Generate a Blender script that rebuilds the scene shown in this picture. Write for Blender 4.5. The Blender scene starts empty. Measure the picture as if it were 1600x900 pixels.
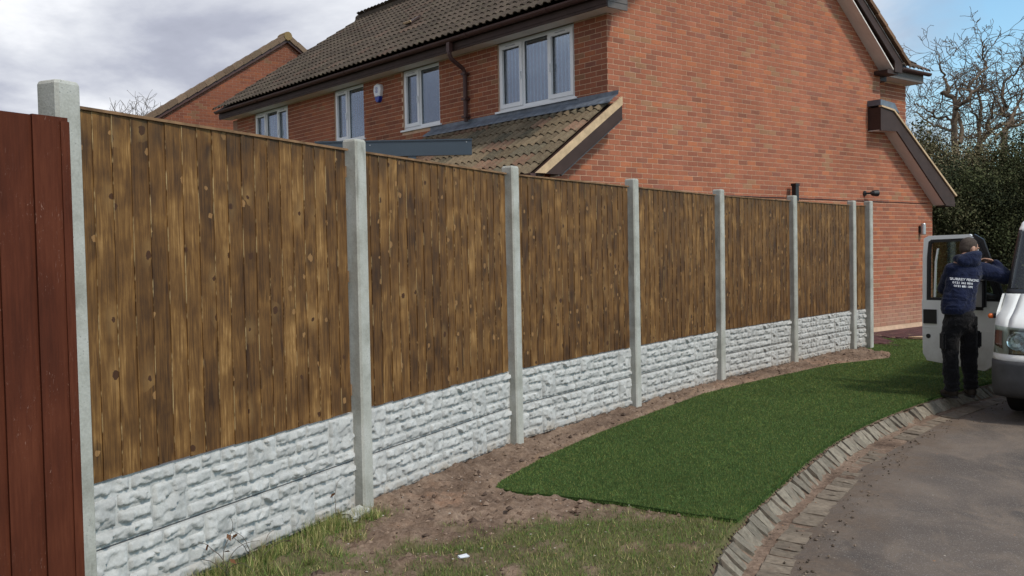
import bpy, bmesh, math, random
import numpy as np
from mathutils import Matrix, Vector, noise as mnoise
from math import radians, sin, cos, pi, sqrt
random.seed(7); rng = np.random.default_rng(7)
sc = bpy.context.scene
COL = sc.collection

# ------------------------------------------------------------------ camera
cam_data = bpy.data.cameras.new('camera'); cam = bpy.data.objects.new('camera', cam_data); COL.objects.link(cam)
cam_data.sensor_width = 36; cam_data.lens = 1500 / 1600 * 36; cam_data.clip_end = 2000; cam_data.clip_start = .05
PITCH, ROLL = 0.03477, -0.01889
fw = Vector((0, cos(PITCH), -sin(PITCH))); up0 = Vector((0, sin(PITCH), cos(PITCH))); rt0 = Vector((1, 0, 0))
rt = cos(ROLL) * rt0 + sin(ROLL) * up0; up = -sin(ROLL) * rt0 + cos(ROLL) * up0
cam.matrix_world = Matrix(((rt.x, up.x, -fw.x, 0), (rt.y, up.y, -fw.y, 0), (rt.z, up.z, -fw.z, 1.6), (0, 0, 0, 1)))
sc.camera = cam

# ------------------------------------------------------------------ world and sun
SUN_AZ = radians(128); SUN_EL = radians(50)      # azimuth clockwise from +Y
world = bpy.data.worlds.new('World'); sc.world = world; world.use_nodes = True
wn = world.node_tree; wn.nodes.clear()
def wnode(t, **k):
    n = wn.nodes.new(t)
    for a, b in k.items(): setattr(n, a, b)
    return n
w_out = wnode('ShaderNodeOutputWorld'); w_bg = wnode('ShaderNodeBackground'); w_bg.inputs[1].default_value = 0.1
w_sky = wnode('ShaderNodeTexSky', sky_type='NISHITA', sun_disc=False); w_sky.sun_elevation = SUN_EL; w_sky.sun_rotation = SUN_AZ
w_sky.ozone_density = 2.0
tc = wnode('ShaderNodeTexCoord'); sep = wnode('ShaderNodeSeparateXYZ'); wn.links.new(tc.outputs['Generated'], sep.inputs[0])
def wmath(op, a, b=None, c=None):
    n = wnode('ShaderNodeMath', operation=op)
    for i, v in enumerate((a, b, c)):
        if v is None: continue
        if isinstance(v, (int, float)): n.inputs[i].default_value = v
        else: wn.links.new(v, n.inputs[i])
    return n.outputs[0]
zz = wmath('ADD', wmath('MAXIMUM', sep.outputs[2], 0.0), 0.16)
cmb = wnode('ShaderNodeCombineXYZ')
wn.links.new(wmath('DIVIDE', sep.outputs[0], zz), cmb.inputs[0]); wn.links.new(wmath('DIVIDE', sep.outputs[1], zz), cmb.inputs[1])
def wnoise(scale, detail, rough, off, dist=0):
    m = wnode('ShaderNodeMapping'); m.inputs[1].default_value = off; wn.links.new(cmb.outputs[0], m.inputs[0])
    n = wnode('ShaderNodeTexNoise'); n.inputs['Scale'].default_value = scale; n.inputs['Detail'].default_value = detail
    n.inputs['Roughness'].default_value = rough; n.inputs['Distortion'].default_value = dist
    wn.links.new(m.outputs[0], n.inputs[0]); return n.outputs[0]
def wramp(v, stops):
    r = wnode('ShaderNodeValToRGB'); wn.links.new(v, r.inputs[0]); e = r.color_ramp.elements
    while len(e) < len(stops): e.new(.5)
    for i, (p, c) in enumerate(stops): e[i].position = p; e[i].color = tuple(c) + (1,)
    return r.outputs[0]
n_big = wnoise(.62, 8, .55, (1.1, 6.4, 1), .3)
shade = wramp(n_big, [(.33, (2.5, 2.65, 3.3)), (.44, (3.7, 3.9, 4.65)), (.52, (5.8, 6.0, 6.5)), (.60, (8.6, 8.7, 8.9))])
n_cov = wnoise(.5, 8, .55, (11.3, 4.2, 2), .2)
# cloud cover thins towards the right (east) where blue shows
cov = wmath('SUBTRACT', wmath('MULTIPLY', n_cov, 1.15), wmath('MULTIPLY', wmath('SUBTRACT', sep.outputs[0], .32), 2.3))
cov = wmath('ADD', cov, wmath('MULTIPLY', wmath('SUBTRACT', .24, sep.outputs[2]), 1.0))
mask = wramp(cov, [(.42, (0, 0, 0)), (.62, (1, 1, 1))])
mixs = wnode('ShaderNodeMix', data_type='RGBA'); wn.links.new(mask, mixs.inputs[0])
skyb = wnode('ShaderNodeMix', data_type='RGBA', blend_type='MULTIPLY'); skyb.inputs[0].default_value = 1
wn.links.new(w_sky.outputs[0], skyb.inputs[6]); skyb.inputs[7].default_value = (1.25, 1.5, 1.45, 1)
wn.links.new(skyb.outputs[2], mixs.inputs[6]); wn.links.new(shade, mixs.inputs[7])
wn.links.new(mixs.outputs[2], w_bg.inputs[0]); wn.links.new(w_bg.outputs[0], w_out.inputs[0])
sl = bpy.data.lights.new('sun', 'SUN'); sl.energy = 2.1; sl.angle = radians(7); sl.color = (1, .915, .80)
sun = bpy.data.objects.new('sun', sl); COL.objects.link(sun)
sd = Vector((sin(SUN_AZ) * cos(SUN_EL), cos(SUN_AZ) * cos(SUN_EL), sin(SUN_EL)))
sun.rotation_euler = sd.to_track_quat('Z', 'Y').to_euler(); sun.location = sd * 30
sc.view_settings.view_transform = 'Standard'; sc.view_settings.look = 'None'
sc.view_settings.exposure = 0.40; sc.view_settings.gamma = 1

# ------------------------------------------------------------------ materials
class NT:
    def __init__(s, name):
        s.m = bpy.data.materials.new(name); s.m.use_nodes = True; s.t = s.m.node_tree; s.t.nodes.clear()
        s.out = s.n('ShaderNodeOutputMaterial'); s.b = s.n('ShaderNodeBsdfPrincipled'); s.l(s.b.outputs[0], s.out.inputs[0])
        s.tc = s.n('ShaderNodeTexCoord')
    def n(s, t, **k):
        n = s.t.nodes.new(t)
        for a, b in k.items(): setattr(n, a, b)
        return n
    def l(s, a, b): s.t.links.new(a, b)
    def set(s, inp, v):
        if isinstance(v, (int, float)): inp.default_value = v
        elif isinstance(v, (tuple, list)): inp.default_value = tuple(v) + ((1,) if len(v) == 3 and len(inp.default_value) == 4 else ())
        else: s.l(v, inp)
    def math(s, op, a, b=None, c=None, clamp=False):
        n = s.n('ShaderNodeMath', operation=op, use_clamp=clamp)
        for i, v in enumerate((a, b, c)):
            if v is not None: s.set(n.inputs[i], v)
        return n.outputs[0]
    def mix(s, f, a, b, mode='MIX'):
        n = s.n('ShaderNodeMix', data_type='RGBA', blend_type=mode)
        s.set(n.inputs[0], f); s.set(n.inputs[6], a); s.set(n.inputs[7], b); return n.outputs[2]
    def mapping(s, vec, scale=(1, 1, 1), loc=(0, 0, 0)):
        n = s.n('ShaderNodeMapping'); s.l(vec, n.inputs[0]); s.set(n.inputs[3], scale)
        if isinstance(loc, tuple): n.inputs[1].default_value = loc
        else: s.l(loc, n.inputs[1])
        return n.outputs[0]
    def noise(s, vec, scale, detail=4, rough=.55, dist=0, out=0):
        n = s.n('ShaderNodeTexNoise'); s.l(vec, n.inputs[0]); n.inputs['Scale'].default_value = scale
        n.inputs['Detail'].default_value = detail; n.inputs['Roughness'].default_value = rough; n.inputs['Distortion'].default_value = dist
        return n.outputs[out]
    def voro(s, vec, scale, feature='F1', out=0, rand=1):
        n = s.n('ShaderNodeTexVoronoi', feature=feature); s.l(vec, n.inputs[0]); n.inputs['Scale'].default_value = scale
        n.inputs['Randomness'].default_value = rand; return n.outputs[out]
    def ramp(s, v, stops):
        r = s.n('ShaderNodeValToRGB'); s.l(v, r.inputs[0]); e = r.color_ramp.elements
        while len(e) < len(stops): e.new(.5)
        for i, (p, c) in enumerate(stops):
            e[i].position = p; e[i].color = (tuple(c) if isinstance(c, (tuple, list)) else (c, c, c)) + (1,)
        return r.outputs[0]
    def bump(s, h, strength, dist=.01):
        n = s.n('ShaderNodeBump'); n.inputs['Strength'].default_value = strength; n.inputs['Distance'].default_value = dist
        s.l(h, n.inputs['Height']); s.l(n.outputs[0], s.b.inputs['Normal'])
    def fin(s, col, rough=.8, spec=.3, metal=0):
        s.set(s.b.inputs['Base Color'], col); s.set(s.b.inputs['Roughness'], rough)
        s.set(s.b.inputs['Specular IOR Level'], spec); s.set(s.b.inputs['Metallic'], metal); return s.m
def obj_off(t, k=40.):
    oi = t.n('ShaderNodeObjectInfo'); v = t.n('ShaderNodeCombineXYZ')
    t.l(t.math('MULTIPLY', oi.outputs['Random'], k), v.inputs[0]); t.l(t.math('MULTIPLY', oi.outputs['Random'], k * 1.7), v.inputs[1])
    t.l(t.math('MULTIPLY', oi.outputs['Random'], k * .77), v.inputs[2]); return v.outputs[0], oi
def simple(name, col, rough=.6, spec=.4, metal=0, var=.15, scale=6, bump=0, bscale=40):
    t = NT(name); v = t.tc.outputs['Object']
    n = t.noise(v, scale, 5, .6)
    c = t.mix(1, col, t.ramp(n, [(.3, 1 - var), (.7, 1 + var)]), 'MULTIPLY')
    if bump: t.bump(t.noise(v, bscale, 4, .6), bump, .005)
    return t.fin(c, rough, spec, metal)
def tinted(name, rough=.85, spec=.25, nscale=30, var=.25, bump=.4, extra=None):
    """colour = 'col' attribute x object colour x fine noise"""
    t = NT(name); a = t.n('ShaderNodeAttribute', attribute_name='col'); off, oi = obj_off(t)
    c = t.mix(1, a.outputs[0], oi.outputs['Color'], 'MULTIPLY')
    v = t.mapping(t.tc.outputs['Object'], (1, 1, 1), off)
    n = t.noise(v, nscale, 5, .65)
    c = t.mix(1, c, t.ramp(n, [(.28, 1 - var), (.72, 1 + var)]), 'MULTIPLY')
    if extra: c = extra(t, c, v)
    if bump: t.bump(n, bump, .004)
    return t.fin(c, rough, spec)

M = {}
def wood():
    t = NT('stained_fence_wood'); off, oi = obj_off(t, 30)
    p = t.tc.outputs['Object']; v = t.mapping(p, (1, 1, 1), off)
    grain = t.noise(t.mapping(v, (1, 1, .018)), 150, 3, .65, .1)
    wavy = t.noise(t.mapping(v, (1, 1, .10)), 34, 3, .55, 1.6)
    blot = t.noise(t.mapping(v, (1, 1, .55)), 9, 6, .6, .3)
    band = t.noise(t.mapping(v, (.2, .2, 1)), 3.2, 3, .6)
    rnd = t.math('FRACT', t.math('MULTIPLY', oi.outputs['Random'], 17.3))
    tone = t.math('ADD', t.math('MULTIPLY', blot, .52), t.math('MULTIPLY', t.math('SUBTRACT', rnd, .5), .13))
    tone = t.math('ADD', tone, t.math('MULTIPLY', band, .44))
    tone = t.math('ADD', tone, t.math('MULTIPLY', t.math('SUBTRACT', grain, .5), .34))
    tone = t.math('ADD', tone, t.math('MULTIPLY', t.math('SUBTRACT', wavy, .5), .50))
    c = t.ramp(tone, [(.25, (.040, .0170, .0060)), (.39, (.088, .0395, .0113)), (.51, (.136, .0635, .0178)), (.62, (.212, .107, .032)), (.77, (.39, .225, .085))])
    # knots: 2-d cells over the face of the board
    vs = t.n('ShaderNodeSeparateXYZ'); t.l(v, vs.inputs[0]); vc_ = t.n('ShaderNodeCombineXYZ'); t.l(vs.outputs[0], vc_.inputs[0]); t.l(t.math('MULTIPLY', vs.outputs[2], 1.05), vc_.inputs[1])
    wob = t.n('ShaderNodeMix', data_type='VECTOR'); wn_ = t.noise(v, 26, 3, .6, 0, 1); t.l(vc_.outputs[0], wob.inputs[4]); t.l(wn_, wob.inputs[5]); wob.inputs[0].default_value = .035
    kn = t.n('ShaderNodeTexVoronoi', voronoi_dimensions='2D'); t.l(wob.outputs[1], kn.inputs[0]); kn.inputs['Scale'].default_value = 5.2; kd, kc = kn.outputs[0], kn.outputs[1]
    ksep = t.n('ShaderNodeSeparateColor'); t.l(kc, ksep.inputs[0]); sel = t.math('GREATER_THAN', ksep.outputs[0], .48)
    df_ = t.n('ShaderNodeVectorMath', operation='SUBTRACT'); sc_ = t.n('ShaderNodeVectorMath', operation='MULTIPLY'); ln_ = t.n('ShaderNodeVectorMath', operation='LENGTH')
    t.l(wob.outputs[1], df_.inputs[0]); t.l(kn.outputs[2], df_.inputs[1]); t.l(df_.outputs[0], sc_.inputs[0]); sc_.inputs[1].default_value = (5.2, 3.0, 1); t.l(sc_.outputs[0], ln_.inputs[0])
    kh = t.math('ADD', ln_.outputs[1], t.math('MULTIPLY', t.math('SUBTRACT', wavy, .5), .30))
    halo = t.math('MULTIPLY', t.ramp(kh, [(.0, 1), (.06, .9), (.30, 0)]), sel)
    core = t.math('MULTIPLY', t.math('LESS_THAN', kd, t.math('ADD', .045, t.math('MULTIPLY', ksep.outputs[2], .075))), sel)
    lightk = t.math('GREATER_THAN', ksep.outputs[1], .40)
    c = t.mix(t.math('MULTIPLY', halo, t.math('MULTIPLY', ksep.outputs[1], .80)), c, (.036, .017, .0065))
    glow = t.math('MULTIPLY', t.ramp(kh, [(.0, 1), (.06, .8), (.30, 0)]), t.math('MULTIPLY', sel, t.math('LESS_THAN', ksep.outputs[1], .35)))
    c = t.mix(t.math('MULTIPLY', t.math('MULTIPLY', glow, blot), .95), c, (.30, .17, .062))
    kcol = t.mix(lightk, (.06, .024, .009), t.mix(blot, (.16, .075, .024), (.36, .20, .08)))
    rings = t.ramp(grain, [(.3, .8), (.7, 1.1)])
    c = t.mix(core, c, t.mix(1, kcol, rings, 'MULTIPLY'))
    # pale raw slivers on thick edge
    s = t.n('ShaderNodeSeparateXYZ'); t.l(p, s.inputs[0])
    edge = t.math('LESS_THAN', s.outputs[0], .0022)
    sn = t.noise(t.mapping(v, (0, 0, 1)), 3.2, 4, .7)
    sl_ = t.math('MULTIPLY', edge, t.ramp(sn, [(.50, 0), (.56, 1)]))
    c = t.mix(t.math('MULTIPLY', sl_, .85), c, (.50, .35, .17))
    # weather stain near the top of the panel
    top = t.math('MULTIPLY', t.ramp(t.math('SUBTRACT', 1.66, s.outputs[2]), [(.0, 1), (.22, 0)]), t.ramp(blot, [(.35, 1), (.6, 0)]))
    c = t.mix(t.math('MULTIPLY', top, .55), c, (.035, .024, .013))
    t.bump(t.math('ADD', grain, t.math('MULTIPLY', blot, .8)), .35, .004)
    return t.fin(c, t.ramp(blot, [(.3, .62), (.7, .85)]), .3)
M['wood'] = wood()
M['rail_wood'] = simple('cap_wood', (.20, .115, .06), .8, .2, var=.45, scale=9, bump=.3)
def redwood():
    t = NT('red_painted_wood'); off, oi = obj_off(t, 30); p = t.tc.outputs['Object']; v = t.mapping(p, (1, 1, 1), off)
    g = t.noise(t.mapping(v, (1, 1, .06)), 90, 4, .6); b = t.noise(t.mapping(v, (1, 1, .3)), 7, 5, .6)
    c = t.ramp(t.math('ADD', t.math('MULTIPLY', g, .4), t.math('MULTIPLY', b, .6)), [(.3, (.050, .0130, .0065)), (.5, (.080, .0205, .0095)), (.7, (.120, .034, .016))])
    scr = t.noise(t.mapping(v, (1, 1, .25)), 70, 3, .7, 2)
    msk = t.math('MULTIPLY', t.ramp(scr, [(.63, 0), (.68, 1)]), t.ramp(t.noise(v, 3, 3), [(.47, 0), (.6, 1)]))
    c = t.mix(t.math('MULTIPLY', msk, .6), c, (.30, .17, .13))
    t.bump(g, .3, .003); return t.fin(c, .8, .15)
M['redwood'] = redwood()
def concrete():
    t = NT('post_concrete'); off, oi = obj_off(t, 20); v = t.mapping(t.tc.outputs['Object'], (1, 1, 1), off)
    a = t.noise(v, 5, 6, .65); b = t.noise(v, 90, 4, .7)
    c = t.ramp(a, [(.3, (.28, .275, .24)), (.5, (.38, .375, .335)), (.7, (.45, .445, .41))])
    c = t.mix(1, c, t.ramp(b, [(.3, .86), (.7, 1.1)]), 'MULTIPLY')
    st = t.noise(t.mapping(v, (1, 1, .3)), 9, 4, .6); c = t.mix(t.ramp(st, [(.62, 0), (.72, .55)]), c, (.13, .125, .105))
    pits = t.voro(v, 60, 'F1'); psel = t.ramp(pits, [(.10, 1), (.16, 0)])
    c = t.mix(t.math('MULTIPLY', psel, t.ramp(a, [(.5, 0), (.6, .7)])), c, (.12, .12, .11))
    t.bump(t.math('SUBTRACT', b, psel), .4, .003); return t.fin(c, .88, .25)
M['concrete'] = concrete()
def castrock():
    t = NT('cast_rock_face'); off, oi = obj_off(t, 20); v = t.mapping(t.tc.outputs['Object'], (1, 1, 1), off)
    a = t.noise(v, 7, 6, .65); b = t.noise(v, 70, 4, .7)
    c = t.ramp(a, [(.3, (.33, .325, .315)), (.5, (.42, .415, .40)), (.7, (.52, .515, .50))])
    c = t.mix(1, c, t.ramp(b, [(.3, .88), (.7, 1.1)]), 'MULTIPLY')
    g = t.n('ShaderNodeNewGeometry'); s = t.n('ShaderNodeSeparateXYZ'); t.l(g.outputs['Position'], s.inputs[0])
    low = t.math('MULTIPLY', t.ramp(s.outputs[2], [(.04, 1), (.15, 0)]), t.ramp(a, [(.42, 0), (.6, .75)]))
    c = t.mix(low, c, (.24, .18, .12))
    t.bump(b, .5, .004); return t.fin(c, .9, .2)
M['rock'] = castrock()
def soilmat():
    t = NT('soil'); v = t.tc.outputs['Object']; g = t.n('ShaderNodeNewGeometry')
    a = t.noise(v, 1.6, 6, .6); b = t.noise(v, 28, 6, .7); d = t.noise(v, 120, 3, .7)
    c = t.ramp(t.math('ADD', t.math('MULTIPLY', a, .5), t.math('MULTIPLY', b, .5)), [(.36, (.075, .050, .036)), (.46, (.150, .102, .074)), (.56, (.225, .158, .115)), (.70, (.33, .24, .175))])
    sand = t.ramp(t.noise(v, 1.1, 5, .65, .3), [(.58, 0), (.68, .75)])
    c = t.mix(sand, c, (.30, .185, .125)); c = t.mix(1, c, t.ramp(d, [(.3, .75), (.7, 1.2)]), 'MULTIPLY')
    # old turf tint comes from an attribute painted on the mesh
    at = t.n('ShaderNodeAttribute', attribute_name='col'); cs = t.n('ShaderNodeSeparateColor'); t.l(at.outputs[0], cs.inputs[0])
    c = t.mix(cs.outputs[0], c, t.mix(b, (.045, .055, .020), (.16, .135, .065)))
    c = t.mix(cs.outputs[1], c, t.mix(b, (.16, .105, .07), (.36, .25, .17)))
    t.bump(t.math('ADD', b, t.math('MULTIPLY', d, .5)), .7, .012); return t.fin(c, .95, .12)
M['soil'] = soilmat()
def roadmat():
    t = NT('tarmac'); v = t.tc.outputs['Object']
    a = t.noise(v, .9, 6, .62, .4); b = t.noise(v, 240, 2, .7); e = t.noise(t.mapping(v, (1, .45, 1)), 3.2, 6, .65, .5)
    st = t.voro(v, 190, 'F1', 1); ss = t.n('ShaderNodeSeparateColor'); t.l(st, ss.inputs[0])
    c = t.ramp(a, [(.3, (.080, .065, .055)), (.5, (.118, .095, .079)), (.66, (.165, .130, .103))])
    c = t.mix(t.ramp(e, [(.52, 0), (.66, .6)]), c, (.20, .155, .118))
    c = t.mix(t.ramp(t.noise(t.mapping(v, (1, .5, 1)), 1.7, 5, .6), [(.60, 0), (.72, .65)]), c, (.045, .041, .040))
    c = t.mix(t.math('GREATER_THAN', ss.outputs[0], .95), c, (.22, .20, .18))
    c = t.mix(1, c, t.ramp(b, [(.3, .65), (.7, 1.3)]), 'MULTIPLY')
    at = t.n('ShaderNodeAttribute', attribute_name='col'); cs = t.n('ShaderNodeSeparateColor'); t.l(at.outputs[0], cs.inputs[0])
    dm = t.math('MULTIPLY', cs.outputs[0], t.ramp(t.noise(v, 7, 5, .7), [(.33, .2), (.6, 1)]))
    c = t.mix(dm, c, t.mix(t.noise(v, 35, 5, .7), (.050, .036, .026), (.20, .145, .105)))
    t.bump(t.math('ADD', b, ss.outputs[1]), .55, .004); return t.fin(c, .82, .3)
M['road'] = roadmat()
M['farground'] = simple('far_ground', (.07, .075, .04), .95, .1, var=.4, scale=.7, bump=.4)
M['turfbase'] = simple('turf_root_mat', (.035, .062, .018), .95, .05, var=.4, scale=30, bump=.4)
M['grass'] = tinted('grass_blades', .62, .25, 3, .12, 0)
def kerbx(t, c, v):
    lich = t.ramp(t.noise(v, 16, 5, .7), [(.52, 0), (.66, .6)]); c = t.mix(lich, c, (.16, .12, .09))
    return c
M['kerb'] = tinted('granite_kerb', .9, .2, 26, .35, .8, kerbx)
def brickx(t, c, v):
    g = t.n('ShaderNodeNewGeometry'); n = t.noise(g.outputs['Position'], .55, 5, .6); n2 = t.noise(t.mapping(g.outputs['Position'], (1, 1, .35)), 2.2, 5, .65)
    c = t.mix(1, c, t.ramp(n, [(.3, .86), (.7, 1.12)]), 'MULTIPLY'); c = t.mix(1, c, t.ramp(n2, [(.3, .90), (.7, 1.08)]), 'MULTIPLY')
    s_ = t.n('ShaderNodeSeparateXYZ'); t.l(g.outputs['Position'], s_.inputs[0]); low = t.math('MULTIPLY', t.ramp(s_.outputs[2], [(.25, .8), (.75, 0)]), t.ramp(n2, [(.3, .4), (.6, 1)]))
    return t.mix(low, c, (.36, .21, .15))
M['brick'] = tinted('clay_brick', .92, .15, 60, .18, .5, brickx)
M['mortar'] = simple('mortar', (.58, .395, .275), .95, .1, var=.18, scale=5, bump=.4, bscale=90)
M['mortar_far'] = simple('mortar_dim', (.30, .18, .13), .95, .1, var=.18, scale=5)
def tilex(t, c, v):
    l = t.ramp(t.noise(v, 22, 6, .72), [(.50, 0), (.66, .75)]); c = t.mix(l, c, (.175, .148, .095))
    l2 = t.ramp(t.noise(v, 9, 5, .7), [(.66, 0), (.70, .5)]); return t.mix(l2, c, (.28, .25, .19))
M['tile'] = tinted('concrete_roof_tile', .92, .15, 30, .3, .7, tilex)
def tiley(t, c, v):
    l = t.ramp(t.noise(v, 6, 5, .7), [(.52, 0), (.70, .45)]); return t.mix(l, c, (.125, .115, .070))
M['tile_main'] = tinted('dark_roof_tile', .9, .2, 30, .25, .5, tiley)
M['pvc'] = simple('white_pvc', (.74, .75, .76), .35, .5, var=.05, scale=3)
M['soffit'] = simple('soffit_board', (.70, .65, .60), .6, .3, var=.06, scale=2)
M['fascia'] = simple('dark_brown_fascia', (.048, .028, .023), .6, .2, var=.2, scale=4)
M['greyfascia'] = simple('grey_brown_fascia', (.125, .108, .10), .6, .2, var=.1)  # paler copy of fascia: reflected light on wing fascia and box end painted in
M['gutter'] = simple('brown_gutter', (.072, .035, .030), .5, .3, var=.15, scale=4)
M['lead'] = simple('lead_flashing', (.105, .125, .155), .55, .5, var=.35, scale=7, bump=.4, bscale=14)
M['cream'] = simple('raw_timber_board', (.50, .36, .22), .8, .25, var=.22, scale=8, bump=.3)
M['anthracite'] = simple('anthracite_metal', (.040, .058, .078), .4, .5, var=.07, scale=3)
M['blind'] = simple('blind_fabric', (.78, .84, .88), .85, .1, var=.08, scale=3)
def glassmat(name, tint, refl=.25):
    t = NT(name); t.t.nodes.remove(t.b)
    gl = t.n('ShaderNodeBsdfGlossy'); gl.inputs[0].default_value = (.9, .95, 1, 1); gl.inputs[1].default_value = .03
    tr = t.n('ShaderNodeBsdfTransparent'); tr.inputs[0].default_value = tint + (1,)
    fr = t.n('ShaderNodeFresnel'); fr.inputs[0].default_value = 1.5
    f = t.math('ADD', t.math('MULTIPLY', fr.outputs[0], .75), refl, clamp=True)
    mx = t.n('ShaderNodeMixShader'); t.l(f, mx.inputs[0]); t.l(tr.outputs[0], mx.inputs[1]); t.l(gl.outputs[0], mx.inputs[2]); t.l(mx.outputs[0], t.out.inputs[0])
    return t.m
M['glass'] = glassmat('window_glass', (.90, .93, .95), .03)
M['carglass'] = glassmat('car_glass', (.60, .66, .62), .05)
M['black'] = simple('black_plastic', (.014, .014, .015), .5, .4)
M['steel'] = simple('brushed_steel', (.42, .43, .44), .35, .5, .6)
M['white_plastic'] = simple('white_plastic', (.75, .77, .8), .4, .5, var=.05)
M['blue_plastic'] = simple('blue_plastic', (.01, .035, .32), .35, .5)
def vanpaint():
    t = NT('van_paint'); v = t.tc.outputs['Object']; n = t.noise(v, 3, 5, .6)
    c = t.ramp(n, [(.3, (.70, .71, .68)), (.7, (.80, .81, .79))])
    s = t.n('ShaderNodeSeparateXYZ'); t.l(v, s.inputs[0])
    d = t.math('MULTIPLY', t.ramp(s.outputs[2], [(.3, .8), (.85, 0)]), t.ramp(t.noise(v, 9, 5, .7), [(.3, .3), (.7, 1)]))
    c = t.mix(d, c, (.30, .27, .22)); t.set(t.b.inputs['Coat Weight'], .3); t.b.inputs['Coat Roughness'].default_value = .15
    return t.fin(c, .4, .45)
M['van'] = vanpaint()
M['bumper'] = simple('grey_bumper', (.058, .060, .064), .6, .35, var=.3, scale=6)
M['rubber'] = simple('tyre_rubber', (.016, .015, .014), .85, .2, var=.3)
M['interior'] = simple('dark_interior', (.02, .02, .021), .8, .2)
M['amber'] = simple('amber_lens', (.65, .13, .015), .25, .6)
M['lamp_smoke'] = simple('smoked_lens', (.12, .055, .045), .12, .7)
M['chrome'] = simple('lamp_reflector', (.62, .66, .68), .12, .6, .85, var=.3, scale=16)
M['skin'] = simple('skin', (.42, .24, .17), .55, .35, var=.12, scale=18)
M['hair'] = simple('cropped_hair', (.060, .046, .038), .85, .2, var=.35, scale=60, bump=.6, bscale=160)
def cloth(name, col, sc_=14):
    t = NT(name); v = t.tc.outputs['Object']; n = t.noise(v, sc_, 4, .55, .8); w = t.noise(v, 260, 2, .6)
    c = t.mix(1, col, t.ramp(n, [(.3, .75), (.7, 1.3)]), 'MULTIPLY'); t.bump(t.math('ADD', t.math('MULTIPLY', n, 2.2), t.math('MULTIPLY', w, .15)), .75, .018)
    t.set(t.b.inputs['Sheen Weight'], .12); return t.fin(c, .92, .12)
M['navy'] = cloth('navy_fleece', (.0075, .0115, .034)); M['blackcloth'] = cloth('black_work_cloth', (.0075, .0076, .009))
M['shoe'] = simple('muddy_leather', (.030, .024, .018), .8, .25, var=.4, scale=20)
M['print'] = simple('white_print', (.62, .64, .68), .8, .2)
M['bark'] = simple('bark', (.15, .112, .082), .95, .1, var=.4, scale=5, bump=.6, bscale=12)
M['twig'] = simple('pale_twig', (.13, .105, .085), .9, .1, var=.2)
M['red_paper'] = simple('red_paper', (.45, .05, .05), .7, .2)
M['leaf'] = tinted('evergreen_leaf', .95, .04, 2, .1, 0)
M['paver'] = tinted('red_paver', .8, .3, 30, .25, .4)
M['redbrown'] = simple('paver_bed', (.05, .03, .026), .95, .1)
M['litter'] = tinted('litter_bits', .9, .15, 30, .2, .2)

# ------------------------------------------------------------------ object helpers
W = {}
def prop(o, label=None, cat=None, group=None, kind=None):
    if label: o['label'] = label
    if cat: o['category'] = cat
    if group: o['group'] = group
    if kind: o['kind'] = kind
    return o
def place(o, parent=None, mw=None):
    mw = mw if mw is not None else (W[parent] if parent else Matrix())
    if parent is not None:
        o.parent = parent; o.matrix_basis = W[parent].inverted() @ mw
    else: o.matrix_basis = mw
    W[o] = mw.copy(); COL.objects.link(o); return o
def empty(name, mw, label, cat, group=None):
    o = bpy.data.objects.new(name, None); o.empty_display_size = .2
    place(o, None, mw); return prop(o, label, cat, group)
def ob(name, mesh, mat=None, parent=None, mw=None, color=None, kind=None, label=None):
    o = bpy.data.objects.new(name, mesh)
    if mat is not None and not mesh.materials: mesh.materials.append(M[mat] if isinstance(mat, str) else mat)
    place(o, parent, mw)
    if color is not None: o.color = tuple(color) + (1,)
    return prop(o, label, None, None, kind)
def T(x, y, z=0, rz=0): return Matrix.Translation((x, y, z)) @ Matrix.Rotation(rz, 4, 'Z')
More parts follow.
